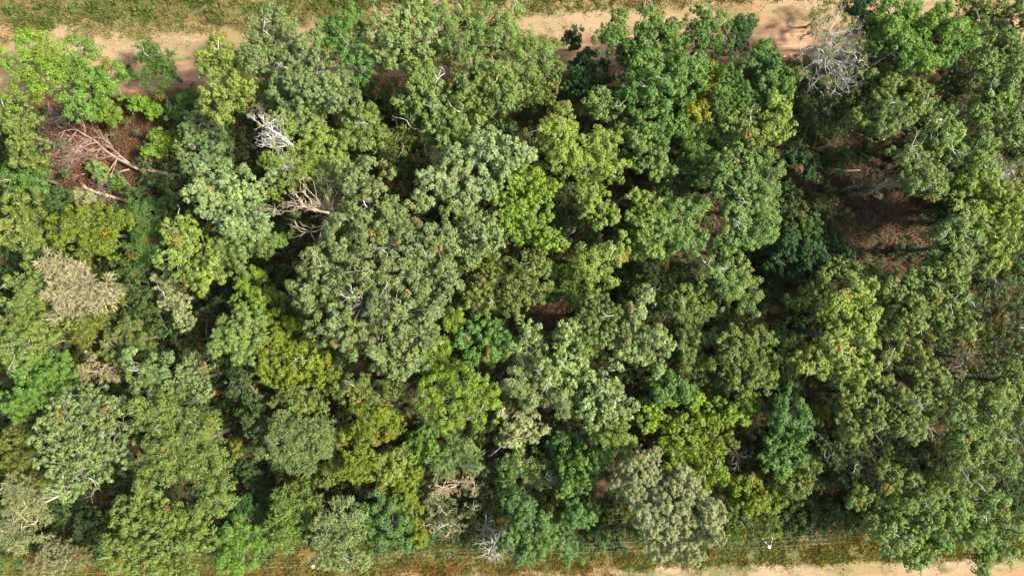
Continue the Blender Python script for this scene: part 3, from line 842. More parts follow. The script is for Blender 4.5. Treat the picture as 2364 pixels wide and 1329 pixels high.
T('green leafy tree just below the blue-green leafy tree at right', 'puff', 'green', 11, [(1800, 1030, 38, 34), (1835, 1050, 38, 36), (1795, 1070, 34, 28)], 0, 0.35)
T('small dark yellow bush beside the blue-green leafy tree', 'bush', 'yellow', 7, [(1892, 955, 24, 24)], 0, 0.2, name='bush', cat='bush')
T('blue-green slim tree right of the round olive tree', 'fine', 'blue', 10, [(1825, 850, 28, 30), (1830, 890, 28, 24), (1815, 790, 24, 32)], 0, 0.2)
# --- lower middle
T('round olive tree below right of the shaded soil gap', 'puff', 'olive', 15,
  [(1690, 790, 40, 36), (1745, 785, 40, 38), (1700, 840, 46, 38), (1755, 840, 40, 40), (1720, 885, 46, 30), (1775, 880, 24, 28)], 2, 0.35, 0.4)
T('small olive tree left of the round olive tree', 'puff', 'olive', 13, [(1590, 780, 40, 34), (1605, 820, 38, 34), (1640, 775, 30, 28)], 1, 0.35, 0.4)
T('blue-green tree above the mustard yellow thicket', 'puff', 'green', 12, [(1545, 880, 36, 32), (1575, 895, 30, 26), (1530, 905, 26, 22)], 0, 0.25)
T('sage-olive tree right of the dark hole', 'puff', 'olive', 15, [(1380, 705, 38, 34), (1410, 740, 42, 40), (1375, 775, 40, 36), (1350, 740, 30, 30)], 2, 0.2, 0.45)
T('pale sage-olive tree with cream tips right of the centre line', 'puff', 'sage', 15,
  [(1450, 770, 44, 38), (1500, 790, 44, 38), (1455, 815, 44, 36), (1505, 830, 36, 30), (1475, 720, 30, 34), (1490, 685, 22, 28)], 2, 0.35, 0.45)
T('small sage tree directly below the dark hole', 'puff', 'sage', 13, [(1225, 770, 34, 30), (1240, 800, 32, 28), (1205, 800, 24, 26)], 0, 0.3, 0.45)
T('pale olive-sage tree between dark hole and lime-crowned tree', 'puff', 'sage', 15,
  [(1310, 775, 38, 34), (1315, 825, 44, 36), (1270, 860, 44, 36), (1340, 865, 38, 32)], 1, 0.4, 0.45)
T('grey-sage tree of small white-rimmed clumps near lower centre', 'puff', 'sage', 14,
  [(1215, 860, 38, 34), (1225, 910, 44, 38), (1275, 910, 42, 38), (1190, 890, 30, 28), (1300, 935, 34, 30)], 1, 0.3, 0.45)
T('greyish tree with violet twig shadows beside the mustard thicket', 'fine', 'sage', 15,
  [(1400, 900, 42, 36), (1430, 940, 44, 38), (1380, 945, 38, 34)], 4, 0.25, 0.45)
T('lime-sage tree leaning below the greyish twiggy tree', 'puff', 'limey', 13, [(1400, 1005, 40, 34), (1445, 1000, 34, 34), (1425, 1040, 36, 28)], 1, 0.3, 0.4)
T('white-flecked small tree with a looped bare branch', 'fine', 'greyw', 11, [(1200, 970, 40, 30), (1225, 1000, 34, 26), (1180, 1010, 28, 26)], 4, 0.2, 0.5)
T('grey-olive low tree with whitish leaves near bottom centre', 'fine', 'sage', 9, [(1215, 1060, 36, 34), (1245, 1105, 34, 30), (1190, 1080, 30, 26)], 1, 0.35, 0.5)
T('bright lime round tree in the lower middle', 'puff', 'lime', 15,
  [(1010, 890, 38, 34), (1060, 880, 44, 36), (1110, 910, 46, 40), (1040, 930, 46, 40), (1090, 960, 48, 38), (1030, 975, 42, 30), (985, 920, 30, 30)], 3, 0.4)
T('glossy green low tree below the bright lime round tree', 'bush', 'vivid', 9, [(985, 1020, 34, 26), (960, 1050, 30, 20), (1000, 1045, 26, 20)], 0, 0.3)
T('mustard yellow-green thicket tree in the lower right centre', 'dense', 'yellow', 10,
  [(1570, 985, 44, 38), (1620, 980, 46, 38), (1560, 1035, 44, 38), (1615, 1035, 50, 42), (1660, 1020, 40, 40), (1600, 1090, 48, 34), (1645, 1085, 36, 30)], 2, 0.25, 0.4)
T('glowing yellow-lime bush at the upper left of the mustard thicket', 'bush', 'lime', 10, [(1510, 940, 30, 34), (1500, 975, 26, 24), (1535, 920, 24, 18)], 0, 0.55, name='bush', cat='bush')
T('green-yellow bush between mustard thicket and round olive tree', 'bush', 'lime', 9, [(1595, 930, 34, 26), (1650, 945, 34, 28), (1690, 960, 32, 26), (1735, 935, 30, 22)], 0, 0.6, name='bush', cat='bush')
T('vivid green bush at the lower right of the mustard thicket', 'bush', 'vivid', 8, [(1667, 1100, 24, 24)], 0, 0.3, name='bush', cat='bush')
T('large silvery grey-green tree above the lower road', 'puff', 'greyw', 16,
  [(1480, 1085, 36, 34), (1510, 1060, 26, 30), (1450, 1125, 36, 32), (1530, 1110, 44, 36), (1585, 1120, 44, 36), (1500, 1155, 44, 36),
   (1560, 1165, 46, 38), (1615, 1165, 40, 38), (1500, 1210, 42, 34), (1560, 1220, 46, 36), (1615, 1215, 42, 38), (1535, 1265, 42, 34), (1590, 1270, 42, 34), (1645, 1245, 30, 32), (1650, 1195, 28, 30)], 4, 0.1, 0.35)
T('yellow-lime tree right of the silvery grey tree', 'bush', 'yellow', 10, [(1715, 1130, 38, 32), (1755, 1145, 38, 36), (1785, 1160, 26, 26), (1730, 1165, 34, 24)], 1, 0.4)
T('olive feathery tree at the wood edge beside the right pole', 'feather', 'olive', 8, [(1720, 1215, 42, 34), (1760, 1215, 38, 32), (1700, 1240, 30, 22)], 2, 0.35)
T('bright grass-green round tree near bottom centre', 'puff', 'green', 12, [(1310, 1080, 34, 36), (1345, 1100, 38, 34), (1375, 1075, 36, 38), (1320, 1125, 30, 24), (1390, 1050, 24, 24)], 1, 0.45)
T('dark blue-green bush behind the grass-green round tree', 'bush', 'blue', 9, [(1300, 1035, 36, 28), (1330, 1025, 30, 24)], 0, 0.1, name='bush', cat='bush')
T('blue-green tree at the bottom grass left of three saplings', 'puff', 'blue', 12, [(1200, 1170, 36, 34), (1215, 1215, 44, 36), (1240, 1255, 42, 34), (1195, 1250, 34, 32), (1215, 1285, 34, 20)], 0, 0.25)
T('blue-green sapling hanging over bottom grass right of blue-green tree', 'puff', 'blue', 9, [(1300, 1250, 34, 32), (1320, 1285, 30, 22), (1285, 1215, 26, 28)], 1, 0.25, name='sapling')
T('small round blue-green tree in front of the silvery tree shade', 'puff', 'blue', 10, [(1345, 1180, 32, 28), (1330, 1205, 24, 20)], 1, 0.3)
T('blue-green sapling nearest the silvery grey tree', 'puff', 'blue', 8, [(1385, 1240, 26, 30), (1370, 1280, 22, 22)], 0, 0.3, name='sapling')
T('dark green low bush at the left foot of the silvery tree', 'bush', 'dark', 5, [(1415, 1190, 30, 40), (1420, 1250, 28, 24)], 0, 0.3, name='bush', cat='bush')
T('small bright blue-green tree in a dark gap near bottom centre', 'puff', 'green', 9, [(1165, 1085, 26, 24), (1175, 1115, 22, 22)], 0, 0.2)
# --- lower left
T('yellow-olive tree with rusty leaves left of bright lime round tree', 'dense', 'yellow', 12,
  [(850, 960, 42, 36), (820, 1005, 40, 38), (860, 1010, 34, 32), (830, 1060, 42, 36), (815, 1095, 34, 24), (900, 985, 26, 28)], 0, 0.4, 0.4, rust=0.07)
T('olive-green tree below the grey giant with a rusty spot', 'fine', 'olive', 12, [(820, 900, 40, 34), (870, 915, 40, 34), (780, 890, 36, 30), (910, 900, 26, 26)], 1, 0.5, 0.4, rust=0.07)
T('yellowish tree with a pink dead sprig left of lower middle', 'fine', 'olive', 11, [(690, 920, 42, 34), (650, 905, 34, 30), (730, 930, 30, 28)], 2, 0.7, 0.4, rust=0.05)
T('grey-green feathery tree in the lower left centre', 'feather', 'sage', 13,
  [(650, 985, 40, 36), (700, 1005, 46, 38), (640, 1030, 38, 34), (690, 1055, 46, 32), (745, 1030, 32, 34), (735, 985, 30, 28)], 1, 0.3, 0.35)
T('dark olive thin tree between feathery trees of the lower left', 'fine', 'olive', 9, [(770, 1075, 34, 32), (750, 1110, 30, 26)], 0, 0.5)
T('olive-lime tree right of the rusty yellow-olive tree', 'fine', 'limey', 11, [(895, 1065, 38, 32), (930, 1050, 34, 28), (900, 1100, 30, 24)], 0, 0.4)
T('grey-olive feathery tree below the bright lime round tree', 'feather', 'sage', 11, [(1040, 1045, 38, 30), (1075, 1060, 38, 34), (1010, 1075, 36, 28)], 2, 0.2, 0.4)
T('bright yellow-green slim tree left of the cream dry bush', 'bush', 'yellow', 10, [(940, 1110, 34, 26), (925, 1145, 32, 28), (945, 1185, 30, 34), (950, 1225, 28, 26), (970, 1245, 24, 16)], 0, 0.35)
T('blue-green tree over the bottom grass left of slim yellow tree', 'puff', 'blue', 11, [(875, 1150, 32, 26), (860, 1195, 30, 32), (905, 1210, 40, 36), (880, 1250, 40, 34), (920, 1255, 30, 24)], 0, 0.35)
T('light feathery tree over the bottom left grass', 'feather', 'pgreen', 11,
  [(665, 1145, 36, 28), (640, 1195, 38, 34), (690, 1205, 42, 38), (660, 1245, 42, 32), (700, 1160, 34, 28)], 1, 0.45, 0.35)
T('sage feathery tree at the bottom beside blue-green tree', 'feather', 'sage', 12,
  [(770, 1190, 40, 34), (750, 1235, 40, 36), (800, 1240, 36, 34), (770, 1280, 42, 30), (805, 1295, 36, 26), (815, 1190, 28, 30)], 2, 0.25, 0.35)
T('cream dry leaved bush near bottom centre', 'sparse', 'cream', 9, [(1010, 1180, 36, 32), (1040, 1210, 32, 28), (1000, 1215, 26, 22)], 5, 0.2, name='dry_bush', cat='bush', bark=M_DRYTW)
T('tan dry tree with pale curved twigs near bottom centre', 'sparse', 'tan', 10, [(1060, 1120, 42, 26), (1095, 1115, 26, 26), (1020, 1130, 26, 22)], 6, 0.1, name='dry_tree', bark=M_DRYTW)
T('dull shaded olive tree right of the tan dry tree', 'fine', 'dolive', 7, [(1125, 1150, 36, 36), (1090, 1170, 30, 28), (1120, 1095, 30, 28)], 3, 0.3)
T('broad lime-olive tree in the lower left', 'puff', 'olive', 16,
  [(350, 965, 44, 36), (410, 960, 46, 38), (460, 985, 40, 38), (370, 1015, 44, 38), (430, 1030, 48, 40), (480, 1045, 36, 38), (350, 1065, 40, 36),
   (400, 1085, 46, 38), (465, 1095, 44, 38), (340, 1115, 42, 34), (500, 1120, 34, 32), (490, 1170, 40, 28), (310, 950, 20, 24)], 7, 0.35, 0.35)
T('large grey-olive tree left of the broad lime-olive tree', 'fine', 'grey', 15,
  [(190, 915, 44, 34), (240, 940, 44, 36), (140, 955, 46, 38), (200, 975, 48, 38), (255, 1000, 40, 38), (110, 1010, 44, 38), (170, 1035, 48, 38),
   (235, 1050, 44, 38), (130, 1075, 44, 34), (190, 1095, 46, 34), (150, 1130, 44, 26)], 10, 0.35, 0.45)
T('olive tree along the bottom edge below the broad lime-olive tree', 'puff', 'olive', 14,
  [(290, 1190, 44, 34), (350, 1180, 46, 36), (410, 1200, 46, 38), (280, 1240, 42, 36), (340, 1250, 46, 38), (400, 1265, 46, 38), (455, 1240, 40, 38), (270, 1295, 42, 32), (340, 1305, 46, 30), (410, 1310, 44, 26)], 5, 0.42, 0.35)
T('bright green tree at the bottom beside brown grass, lower left', 'puff', 'vivid', 10, [(540, 1225, 34, 32), (530, 1275, 38, 34), (570, 1265, 36, 36), (520, 1310, 34, 22), (565, 1305, 30, 22)], 0, 0.4)
T('dark teal bush above the bright green bottom tree', 'bush', 'deep', 7, [(565, 1170, 32, 26), (590, 1200, 26, 28), (545, 1185, 22, 22)], 0, 0.05, name='bush', cat='bush')
T('sage tan bush in the bottom left corner', 'fine', 'cream', 9, [(120, 1275, 40, 30), (160, 1295, 34, 28), (90, 1310, 36, 22)], 3, 0.2, 0.4, name='bush', cat='bush')
T('dark green low tree between sage bush and olive bottom tree', 'fine', 'dark', 6, [(200, 1215, 40, 36), (215, 1270, 34, 32)], 2, 0.3)
T('golden olive low tree on the left edge below bright green tree', 'fine', 'ochre', 9, [(25, 1010, 36, 34), (40, 1060, 36, 34), (80, 1120, 34, 28), (15, 1080, 28, 28)], 0, 0.6, 0.4)
T('vivid bright green tree on the left edge at mid-lower height', 'puff', 'vivid', 13,
  [(105, 835, 42, 34), (60, 860, 42, 36), (130, 870, 36, 34), (40, 905, 44, 36), (85, 915, 40, 36), (30, 945, 36, 28)], 0, 0.35)
T('yellow-green pine-like tree on the left edge beside the tan dry tree', 'puff', 'olive', 15,
  [(30, 650, 42, 34), (75, 665, 36, 34), (25, 705, 42, 36), (70, 720, 36, 36), (35, 760, 42, 36), (80, 765, 34, 34), (30, 810, 40, 34), (70, 805, 34, 28)], 6, 0.42)
T('olive tree on the left edge above the tan dry tree', 'puff', 'olive', 12, [(35, 480, 46, 38), (25, 535, 42, 36), (70, 560, 40, 34), (70, 510, 30, 30)], 1, 0.5, 0.4)
T('mustard yellow tree above right of the tan dry tree', 'fine', 'yellow', 14,
  [(140, 520, 42, 34), (195, 500, 44, 36), (235, 535, 44, 38), (160, 555, 44, 32), (215, 570, 44, 32), (265, 505, 30, 30)], 3, 0.35, 0.4)
T('dark feathery green tree between mustard tree and yellow-green tree', 'feather', 'green', 11, [(325, 510, 36, 38), (345, 560, 34, 36), (310, 575, 28, 30)], 1, 0.2)
T('shaded dark green thicket tree right of the tan dry tree', 'fine', 'dark', 8, [(285, 615, 36, 32), (330, 625, 34, 34), (290, 670, 34, 32), (340, 700, 38, 38), (365, 750, 36, 36), (310, 735, 36, 34)], 0, 0.3)
T('pale creamy-leaved small tree above the dark thicket tree', 'fine', 'greyw', 10, [(368, 650, 32, 32), (390, 690, 36, 32), (415, 725, 34, 30)], 1, 0.3, 0.4)
T('brown-olive tree below the tan dry tree', 'fine', 'ochre', 11, [(290, 765, 40, 34), (260, 800, 36, 32), (320, 800, 34, 30)], 2, 0.2, 0.4)
T('tan-leaved small dry tree between vivid and grey-olive trees', 'sparse', 'tan', 10, [(205, 840, 40, 30), (235, 860, 34, 26), (185, 875, 30, 20)], 4, 0.2, name='dry_tree', bark=M_DRYTW)
T('grey-olive fine tree in the left middle below brown-olive tree', 'fine', 'grey', 13, [(320, 850, 40, 32), (370, 850, 40, 34), (345, 890, 44, 30), (395, 900, 34, 26)], 3, 0.4, 0.4)
T('grey tree with white leaf rims right of grey-olive fine tree', 'fine', 'grey', 12, [(445, 860, 38, 34), (460, 900, 34, 28), (420, 885, 26, 24)], 1, 0.3, 0.45)
T('shaded olive shrub between the left middle trees', 'fine', 'dolive', 8, [(430, 780, 40, 36), (480, 830, 36, 30), (470, 730, 30, 30)], 0, 0.4, name='shrub', cat='shrub')
T('dark green tree beside the dark gap with yellow flowers', 'fine', 'dark', 11, [(560, 905, 38, 34), (575, 955, 36, 34), (600, 1000, 28, 30), (545, 860, 32, 26)], 0, 0.35)
T('small bush of bright yellow flowers right of the tan dry tree', 'bush', 'gold', 5, [(312, 678, 16, 14)], 0, 0.2, name='bush', cat='bush')
T('sprig of orange-yellow flowers in the lower left dark gap', 'bush', 'gold', 4, [(540, 1020, 14, 18), (545, 1045, 9, 9)], 0, 0.2, name='bush', cat='bush')
T('shaded green sapling in the lower left dark gap', 'bush', 'dark', 5, [(570, 1090, 26, 24), (605, 1130, 26, 22)], 0, 0.1, name='sapling')

# --- dry, dead and bare trees
T('tan dry-leaved tree with cream branches on the left', 'feather', 'tan', 15.5,
  [(110, 605, 34, 26, 0), (150, 625, 44, 34, 0.4), (190, 645, 42, 34, 0.4), (140, 670, 44, 34, 0.3), (190, 690, 44, 34, 0.2), (235, 680, 34, 28, -0.5), (150, 715, 40, 28, -0.3)],
  7, 0.0, 0.3, rust=0.0, name='dry_tree', gap=0.2)
T('khaki half-dry tree directly below the tan dry-leaved tree', 'feather', 'ochre', 13,
  [(245, 692, 40, 32), (150, 730, 42, 32), (205, 735, 38, 30), (165, 775, 40, 26)], 5, 0.9, 0.35, rust=0.02)
T('cream dry tree with curved bare limbs in the lower left corner', 'feather', 'cream', 13,
  [(25, 1130, 38, 30), (55, 1165, 38, 34), (20, 1195, 40, 36), (70, 1210, 40, 32), (30, 1245, 40, 30)], 10, 0.15, 0.3, rust=0.0, name='dry_tree', bark=M_DRYTW, gap=0.28)
dead_tree('bleached white dead limbs in pale foliage near the upper left', 'dead', 18.5, 650, 318, 90, M_DEAD, nb=12, depth=4, leaf=0.45, leafcol='limey', rad=0.16, flat=0.2, kids=(2, 4), dirs=[2.5, 2.9, 3.3, 3.8, 4.4, 0.6, 5.0])
dead_tree('bleached grey dead tree beside the smooth road at upper right', 'dead', 17.5, 1940, 110, 95, M_DEAD, nb=20, depth=4, leaf=1.0, leafcol='cream', rad=0.14, kids=(2, 4))
dead_tree('brown-green half dead tree just below the bleached grey tree', 'dead', 12, 1935, 165, 62, M_DRYTW, nb=8, depth=3, leaf=1.0, leafcol='olive', rad=0.09)
dead_tree('bare twiggy tree at the left shoulder of the grey giant', 'dead', 18, 755, 490, 130, M_DRYTW, nb=11, depth=4, leaf=0.12, leafcol='ochre', rad=0.16, flat=0.2, kids=(2, 4), dirs=[2.0, 2.4, 2.8, 3.1, 3.5, 3.9, 1.6])
dead_tree('pale dead shrub on the grass near bottom centre', 'dead', 6, 1140, 1262, 52, M_DEAD, nb=18, depth=3, leaf=0.5, leafcol='cream', rad=0.09, kids=(2, 4), name='dead_shrub', cat='dead shrub')
dead_tree('grey twiggy dead shrub above the pale dead shrub', 'dead', 7, 1120, 1215, 40, M_PALE, nb=9, depth=3, leaf=0.15, leafcol='brown', rad=0.06, name='dead_shrub', cat='dead shrub')
dead_tree('tan bare tree at the edge of the brown clearing', 'dead', 12, 2060, 425, 46, M_DRYTW, nb=12, depth=4, leaf=0.7, leafcol='tan', rad=0.08)
dead_tree('dull brown half-bare tree left of the tan bare tree', 'dead', 8, 1995, 425, 36, M_DRYTW, nb=7, depth=3, leaf=0.7, leafcol='brown', rad=0.06)
dead_tree('pale grey dead tree on the right edge', 'dead', 15, 2340, 395, 58, M_PALE, nb=14, depth=4, leaf=0.9, leafcol='cream', rad=0.11)
dead_tree('tan bare shrub right of the mustard thicket', 'dead', 9, 1715, 1055, 42, M_DRYTW, nb=11, depth=3, leaf=0.6, leafcol='cream', rad=0.06, name='dead_shrub', cat='dead shrub')
dead_tree('tan bare shrub with a fan of twigs near the bottom grass', 'dead', 7, 1035, 1235, 34, M_DRYTW, nb=9, depth=3, leaf=0.4, leafcol='tan', rad=0.05, name='dead_shrub', cat='dead shrub')
dead_tree('white bare snag at the shaded soil gap', 'dead', 12, 1628, 605, 30, M_DEAD, nb=4, depth=2, leaf=None, rad=0.10, dirs=[2.2, 1.6, 2.6], flat=0.5)


# ------------------------------------------------------------------ the fallen tree and logs
def path3(pxs, z0, z1):
    out = []
    for i, (px, py) in enumerate(pxs):
        z = z0 + (z1 - z0) * i / max(1, len(pxs) - 1)
        x, y = at(px, py, z)
        out.append(np.array([x, y, z]))
    return out


def fallen_tree():
    rng = np.random.default_rng(55)
    x0, y0 = at(449, 411)
    root = empty('fallen_tree', (x0, y0, 0))
    tag(root, 'fallen dead tree with reddish trunk and fan of bare branches on brown ground', 'fallen tree')
    off = np.array([x0, y0, 0])
    main = [(449, 411), (420, 406), (397, 402), (357, 395), (325, 393), (298, 380), (271, 366), (245, 349), (231, 335), (216, 322), (198, 313), (178, 300), (166, 299), (150, 302), (133, 311)]
    tb = Tubes()
    P = [p - off for p in path3(main, 0.45, 3.2)]
    tb.add(P, list(np.linspace(0.25, 0.05, len(P))), 8)
    tb.build('trunk', M_FALLEN, root)
    subs = [
        ([(298, 377), (280, 362), (263, 347), (253, 333), (242, 321)], 1.2, 2.0, 0.15),
        ([(216, 322), (198, 324), (188, 335), (177, 348), (171, 360)], 2.0, 1.8, 0.10),
        ([(224, 328), (206, 333), (184, 342), (162, 357), (151, 367)], 1.9, 1.6, 0.10),
        ([(234, 342), (216, 348), (198, 358), (177, 367), (160, 380)], 1.7, 1.3, 0.10),
        ([(231, 344), (222, 355), (224, 366), (218, 380)], 1.7, 1.2, 0.08),
        ([(298, 391), (280, 395), (263, 403), (251, 414), (247, 423), (240, 400), (226, 380)], 1.0, 0.9, 0.11),
        ([(296, 423), (280, 429), (260, 436), (245, 440)], 1.3, 1.0, 0.10),
        ([(296, 423), (302, 433), (316, 434), (326, 445)], 1.3, 0.8, 0.07),
        ([(260, 360), (250, 362), (243, 361)], 1.4, 1.5, 0.12),
        ([(196, 310), (196, 295), (186, 285), (190, 268)], 2.1, 3.0, 0.07),
        ([(175, 299), (160, 288), (158, 265), (140, 270)], 2.3, 3.2, 0.07),
        ([(150, 302), (140, 318), (128, 330)], 2.4, 1.6, 0.05),
        ([(215, 322), (190, 332), (165, 334), (140, 345)], 1.9, 1.5, 0.07),
        ([(200, 400), (180, 405), (165, 396), (150, 400)], 0.8, 1.0, 0.06),
        ([(345, 394), (343, 382), (352, 375)], 0.7, 1.6, 0.07),
    ]
    for k in range(16):
        a = main[6 + k % 8]
        th = rng.uniform(2.3, 4.4)
        ln = rng.uniform(45, 95)
        mid = (a[0] + math.cos(th) * ln * 0.5 + rng.normal(0, 5), a[1] - math.sin(th) * ln * 0.5 + rng.normal(0, 5))
        end = (a[0] + math.cos(th) * ln + rng.normal(0, 6), a[1] - math.sin(th) * ln + rng.normal(0, 8))
        subs.append(([a, mid, end], 1.6, rng.uniform(0.4, 1.8), rng.uniform(0.05, 0.08)))
    for pts, z0, z1, r in subs:
        t2 = Tubes()
        Q = [p - off for p in path3(pts, z0, z1)]
        t2.add(Q, list(np.linspace(r, r * 0.4, len(Q))), 6)
        for i in range(1, len(Q)):
            d = Q[i] - Q[i - 1]
            for k in range(5):
                dd = unit(unit(d) + rng.normal(0, 0.6, 3) + np.array([-0.35, 0, 0.05]))
                fork(t2, Q[i], dd, rng.uniform(0.8, 1.7), max(0.026, r * 0.34), 2, rng, 4, 0.5, 0.03, (2, 3))
        t2.build('branch', M_FALLEN, root)
    # brown withered leaves still on the twigs
    n = 300
    ang = rng.uniform(0, 6.28, n); rad = np.sqrt(rng.uniform(0, 1, n))
    px = 175 + rad * 85 * np.cos(ang); py = 355 + rad * 85 * np.sin(ang)
    keep = rng.uniform(0, 1, n) < 0.75
    px, py = px[keep], py[keep]
    B = np.array([[*at(a, b, 0.8), rng.uniform(0.3, 1.6)] for a, b in zip(px, py)]) - off
    D = unit(rng.normal(0, 1, B.shape) + np.array([0, 0, 1]))
    tris, tint = foliage(B, np.full(len(B), 0.55), D, STYLES['sparse'], rng, 0.4, 0.2, 0.6, 0.45)
    tri_obj('crown', tris, tint, root, (0.13, 0.068, 0.045))


def log(name, label, pts, z, r, mat, cat='log'):
    rng = np.random.default_rng(hash_str(label))
    P = path3(pts, z, z)
    root_o = P[0].copy(); root_o[2] = 0
    tb = Tubes()
    Q = [p - root_o + np.array([0, 0, rng.normal(0, 0.02)]) for p in P]
    tb.add(Q, list(np.linspace(r, r * 0.7, len(Q))), 8)
    for k in range(3):
        i = rng.integers(1, len(Q))
        fork(tb, Q[i], rng.normal(0, 1, 3) + np.array([0, 0, 0.6]), 0.7, r * 0.3, 1, rng)
    o = tb.build(name, mat)
    o.location = root_o
    tag(o, label, cat)
    return o


fallen_tree()
log('fallen_log', 'broken mossy log lying below the fallen tree branches',
    [(188, 423), (198, 434), (220, 443), (253, 452), (289, 463), (325, 478)], 0.35, 0.24, M_DRYTW)
log('fallen_log', 'pale log lying on the shaded floor of the right clearing',
    [(1912, 390), (1935, 392), (1960, 394), (1985, 393)], 0.22, 0.17, M_FALLEN)

# ------------------------------------------------------------------ poles and wires along the lower road
M_POLE = bark_material('pole_wood', (0.16, 0.12, 0.09), (0.28, 0.22, 0.17), 4)
M_WIRE = plain_material('wire_aluminium', (0.42, 0.42, 0.40), 0.5, 0.2)
M_WHITE = plain_material('porcelain_white', (0.82, 0.82, 0.84), 0.25)
POLE_H = 10.0
p_a = np.array(at(722, 1307, POLE_H)); p_b = np.array(at(1776, 1262, POLE_H))
step = p_b - p_a
POLES = [p_a - step, p_a, p_b, p_b + step]


def pole(p, label):
    root = empty('utility_pole', (p[0], p[1], 0))
    tag(root, label, 'utility pole', 'utility poles along the lower road')
    tb = Tubes(); tb.add([(0, 0, -0.3), (0, 0, 5), (0, 0, POLE_H - 0.35)], [0.17, 0.14, 0.115], 10)
    tb.build('pole_shaft', M_POLE, root)
    tb = Tubes()
    tb.add([(0, 0, POLE_H - 0.36), (0, 0, POLE_H - 0.2), (0, 0, POLE_H - 0.18), (0, 0, POLE_H - 0.05), (0, 0, POLE_H + 0.05)], [0.12, 0.16, 0.21, 0.21, 0.1], 12)
    tb.build('insulator', M_WHITE, root)
    for z in (8.8, 7.6):
        tb = Tubes(); tb.add([(0.0, 0.08, z), (0, 0.16, z), (0, 0.22, z)], [0.05, 0.07, 0.05], 8)
        tb.build('insulator', M_WHITE, root)


pole(p_a, 'utility pole with white cap in brown grass at the bottom left')
pole(p_b, 'utility pole with white cap in the grass right of the silvery tree')
pole(POLES[0], 'utility pole standing out of view beyond the lower left')
pole(POLES[3], 'utility pole standing out of view beyond the lower right')


def wire(z, dy, lab):
    tb = Tubes()
    pts = []
    for i in range(3):
        a, b = POLES[i], POLES[i + 1]
        for k in range(16 + (i == 2)):
            t = k / 16
            pts.append((a[0] + (b[0] - a[0]) * t, a[1] + (b[1] - a[1]) * t + dy, z - 0.9 * 4 * t * (1 - t)))
    tb.add(pts, [0.0045] * len(pts), 5)
    o = tb.build('power_line', M_WIRE)
    tag(o, lab, 'wire', 'wires along the lower road')


wire(POLE_H + 0.02, 0.0, 'thin pale power wire strung over the white pole caps')
wire(8.8, 0.12, 'middle of the three thin wires above the bottom grass')
wire(7.6, 0.12, 'uppermost in view of the three thin wires over the bottom grass')


# ------------------------------------------------------------------ small litter by the road
def litter(label, px, py, sx, sy, name='scrap'):
    x, y = at(px, py)
    rng = np.random.default_rng(hash_str(label))
    v, f = [], []
    n = 9
    for r, z in ((1.0, 0.0), (1.02, 0.05), (0.7, 0.10)):
        for k in range(n):
            a = 2 * math.pi * k / n
            v.append((sx * r * math.cos(a) * rng.uniform(0.8, 1.15), sy * r * math.sin(a) * rng.uniform(0.8, 1.15), z))
    for r in range(2):
        for k in range(n):
            f.append((r * n + k, r * n + (k + 1) % n, (r + 1) * n + (k + 1) % n, (r + 1) * n + k))
    f.append(tuple(range(2 * n, 3 * n))); f.append(tuple(reversed(range(n))))
    o = mesh_obj(name, v, f, M_WHITE)
    o.location = (x, y, 0.02); o.rotation_euler = (0, 0, 0.3)
    tag(o, label, 'litter')


litter('larger white scrap of litter at the red road bank', 1811, 131, 0.25, 0.09)
litter('smaller white scrap of litter right of the larger scrap', 1825, 128, 0.10, 0.05)


# ------------------------------------------------------------------ ground cover that nobody could count
def band(n, x0, x1, f, rng):
    x = rng.uniform(x0, x1, n)
    return x, f(x, rng)


def grass(name, label, pts, colour, ln, wd, rng, yel=0.4, rust=0.0, nblade=7, spread=0.22, var=0.4):
    n = len(pts) * nblade
    i = np.repeat(np.arange(len(pts)), nblade)
    base = pts[i] + np.concatenate([rng.normal(0, spread, (n, 2)), np.zeros((n, 1))], 1)
    d = unit(rng.normal(0, 0.75, (n, 3)) * np.array([1, 1, 0.2]) + np.array([0, 0, 0.8]))
    patch = 0.75 + 0.55 * pnoise(pts[:, 0], pts[:, 1], 31, 0.9) + 0.3 * pnoise(pts[:, 0], pts[:, 1], 32, 2.3)
    patch = np.clip(patch, 0.2, 1.7)
    L_ = ln * rng.uniform(0.5, 1.4, n) * patch[i]
    s = unit(np.cross(d, rng.normal(0, 1, (n, 3)))) * (wd * rng.uniform(0.6, 1.4, n))[:, None] * 0.5
    tris = np.stack([base - s, base + s, base + d * L_[:, None]], 1)
    tint = np.zeros((n, 3))
    tb = rng.normal(0, 0.25, len(pts)) + 0.55 * pnoise(pts[:, 0], pts[:, 1], 33, 1.3)
    tint[:, 0] = np.clip(1 + var * (tb[i] + rng.normal(0, 0.4, n)), 0.4, 1.8)
    tint[:, 1] = np.clip(yel * (rng.uniform(0, 1, len(pts)) + 0.6 * pnoise(pts[:, 0], pts[:, 1], 34, 0.8))[i] + rng.normal(0, 0.1, n), 0, 1)
    tint[:, 2] = np.clip((rng.uniform(0, 1, len(pts)) < rust * (1 + 2.2 * pnoise(pts[:, 0], pts[:, 1], 35, 0.5)))[i] * rng.uniform(0.3, 0.9, n), 0, 1)
    o = tri_obj(name, tris, tint, None, colour)
    tag(o, label, 'grass', kind='stuff')


def pnoise(x, y, seed, sc):
    r = np.random.default_rng(seed)
    v = 0
    for k in range(7):
        a = r.uniform(0, 6.28); fr = sc * (1.0 + 0.55 * k)
        v = v + np.sin((x * math.cos(a) + y * math.sin(a)) * fr + r.uniform(0, 6.28)) / (1 + 0.3 * k)
    return v / 2.6


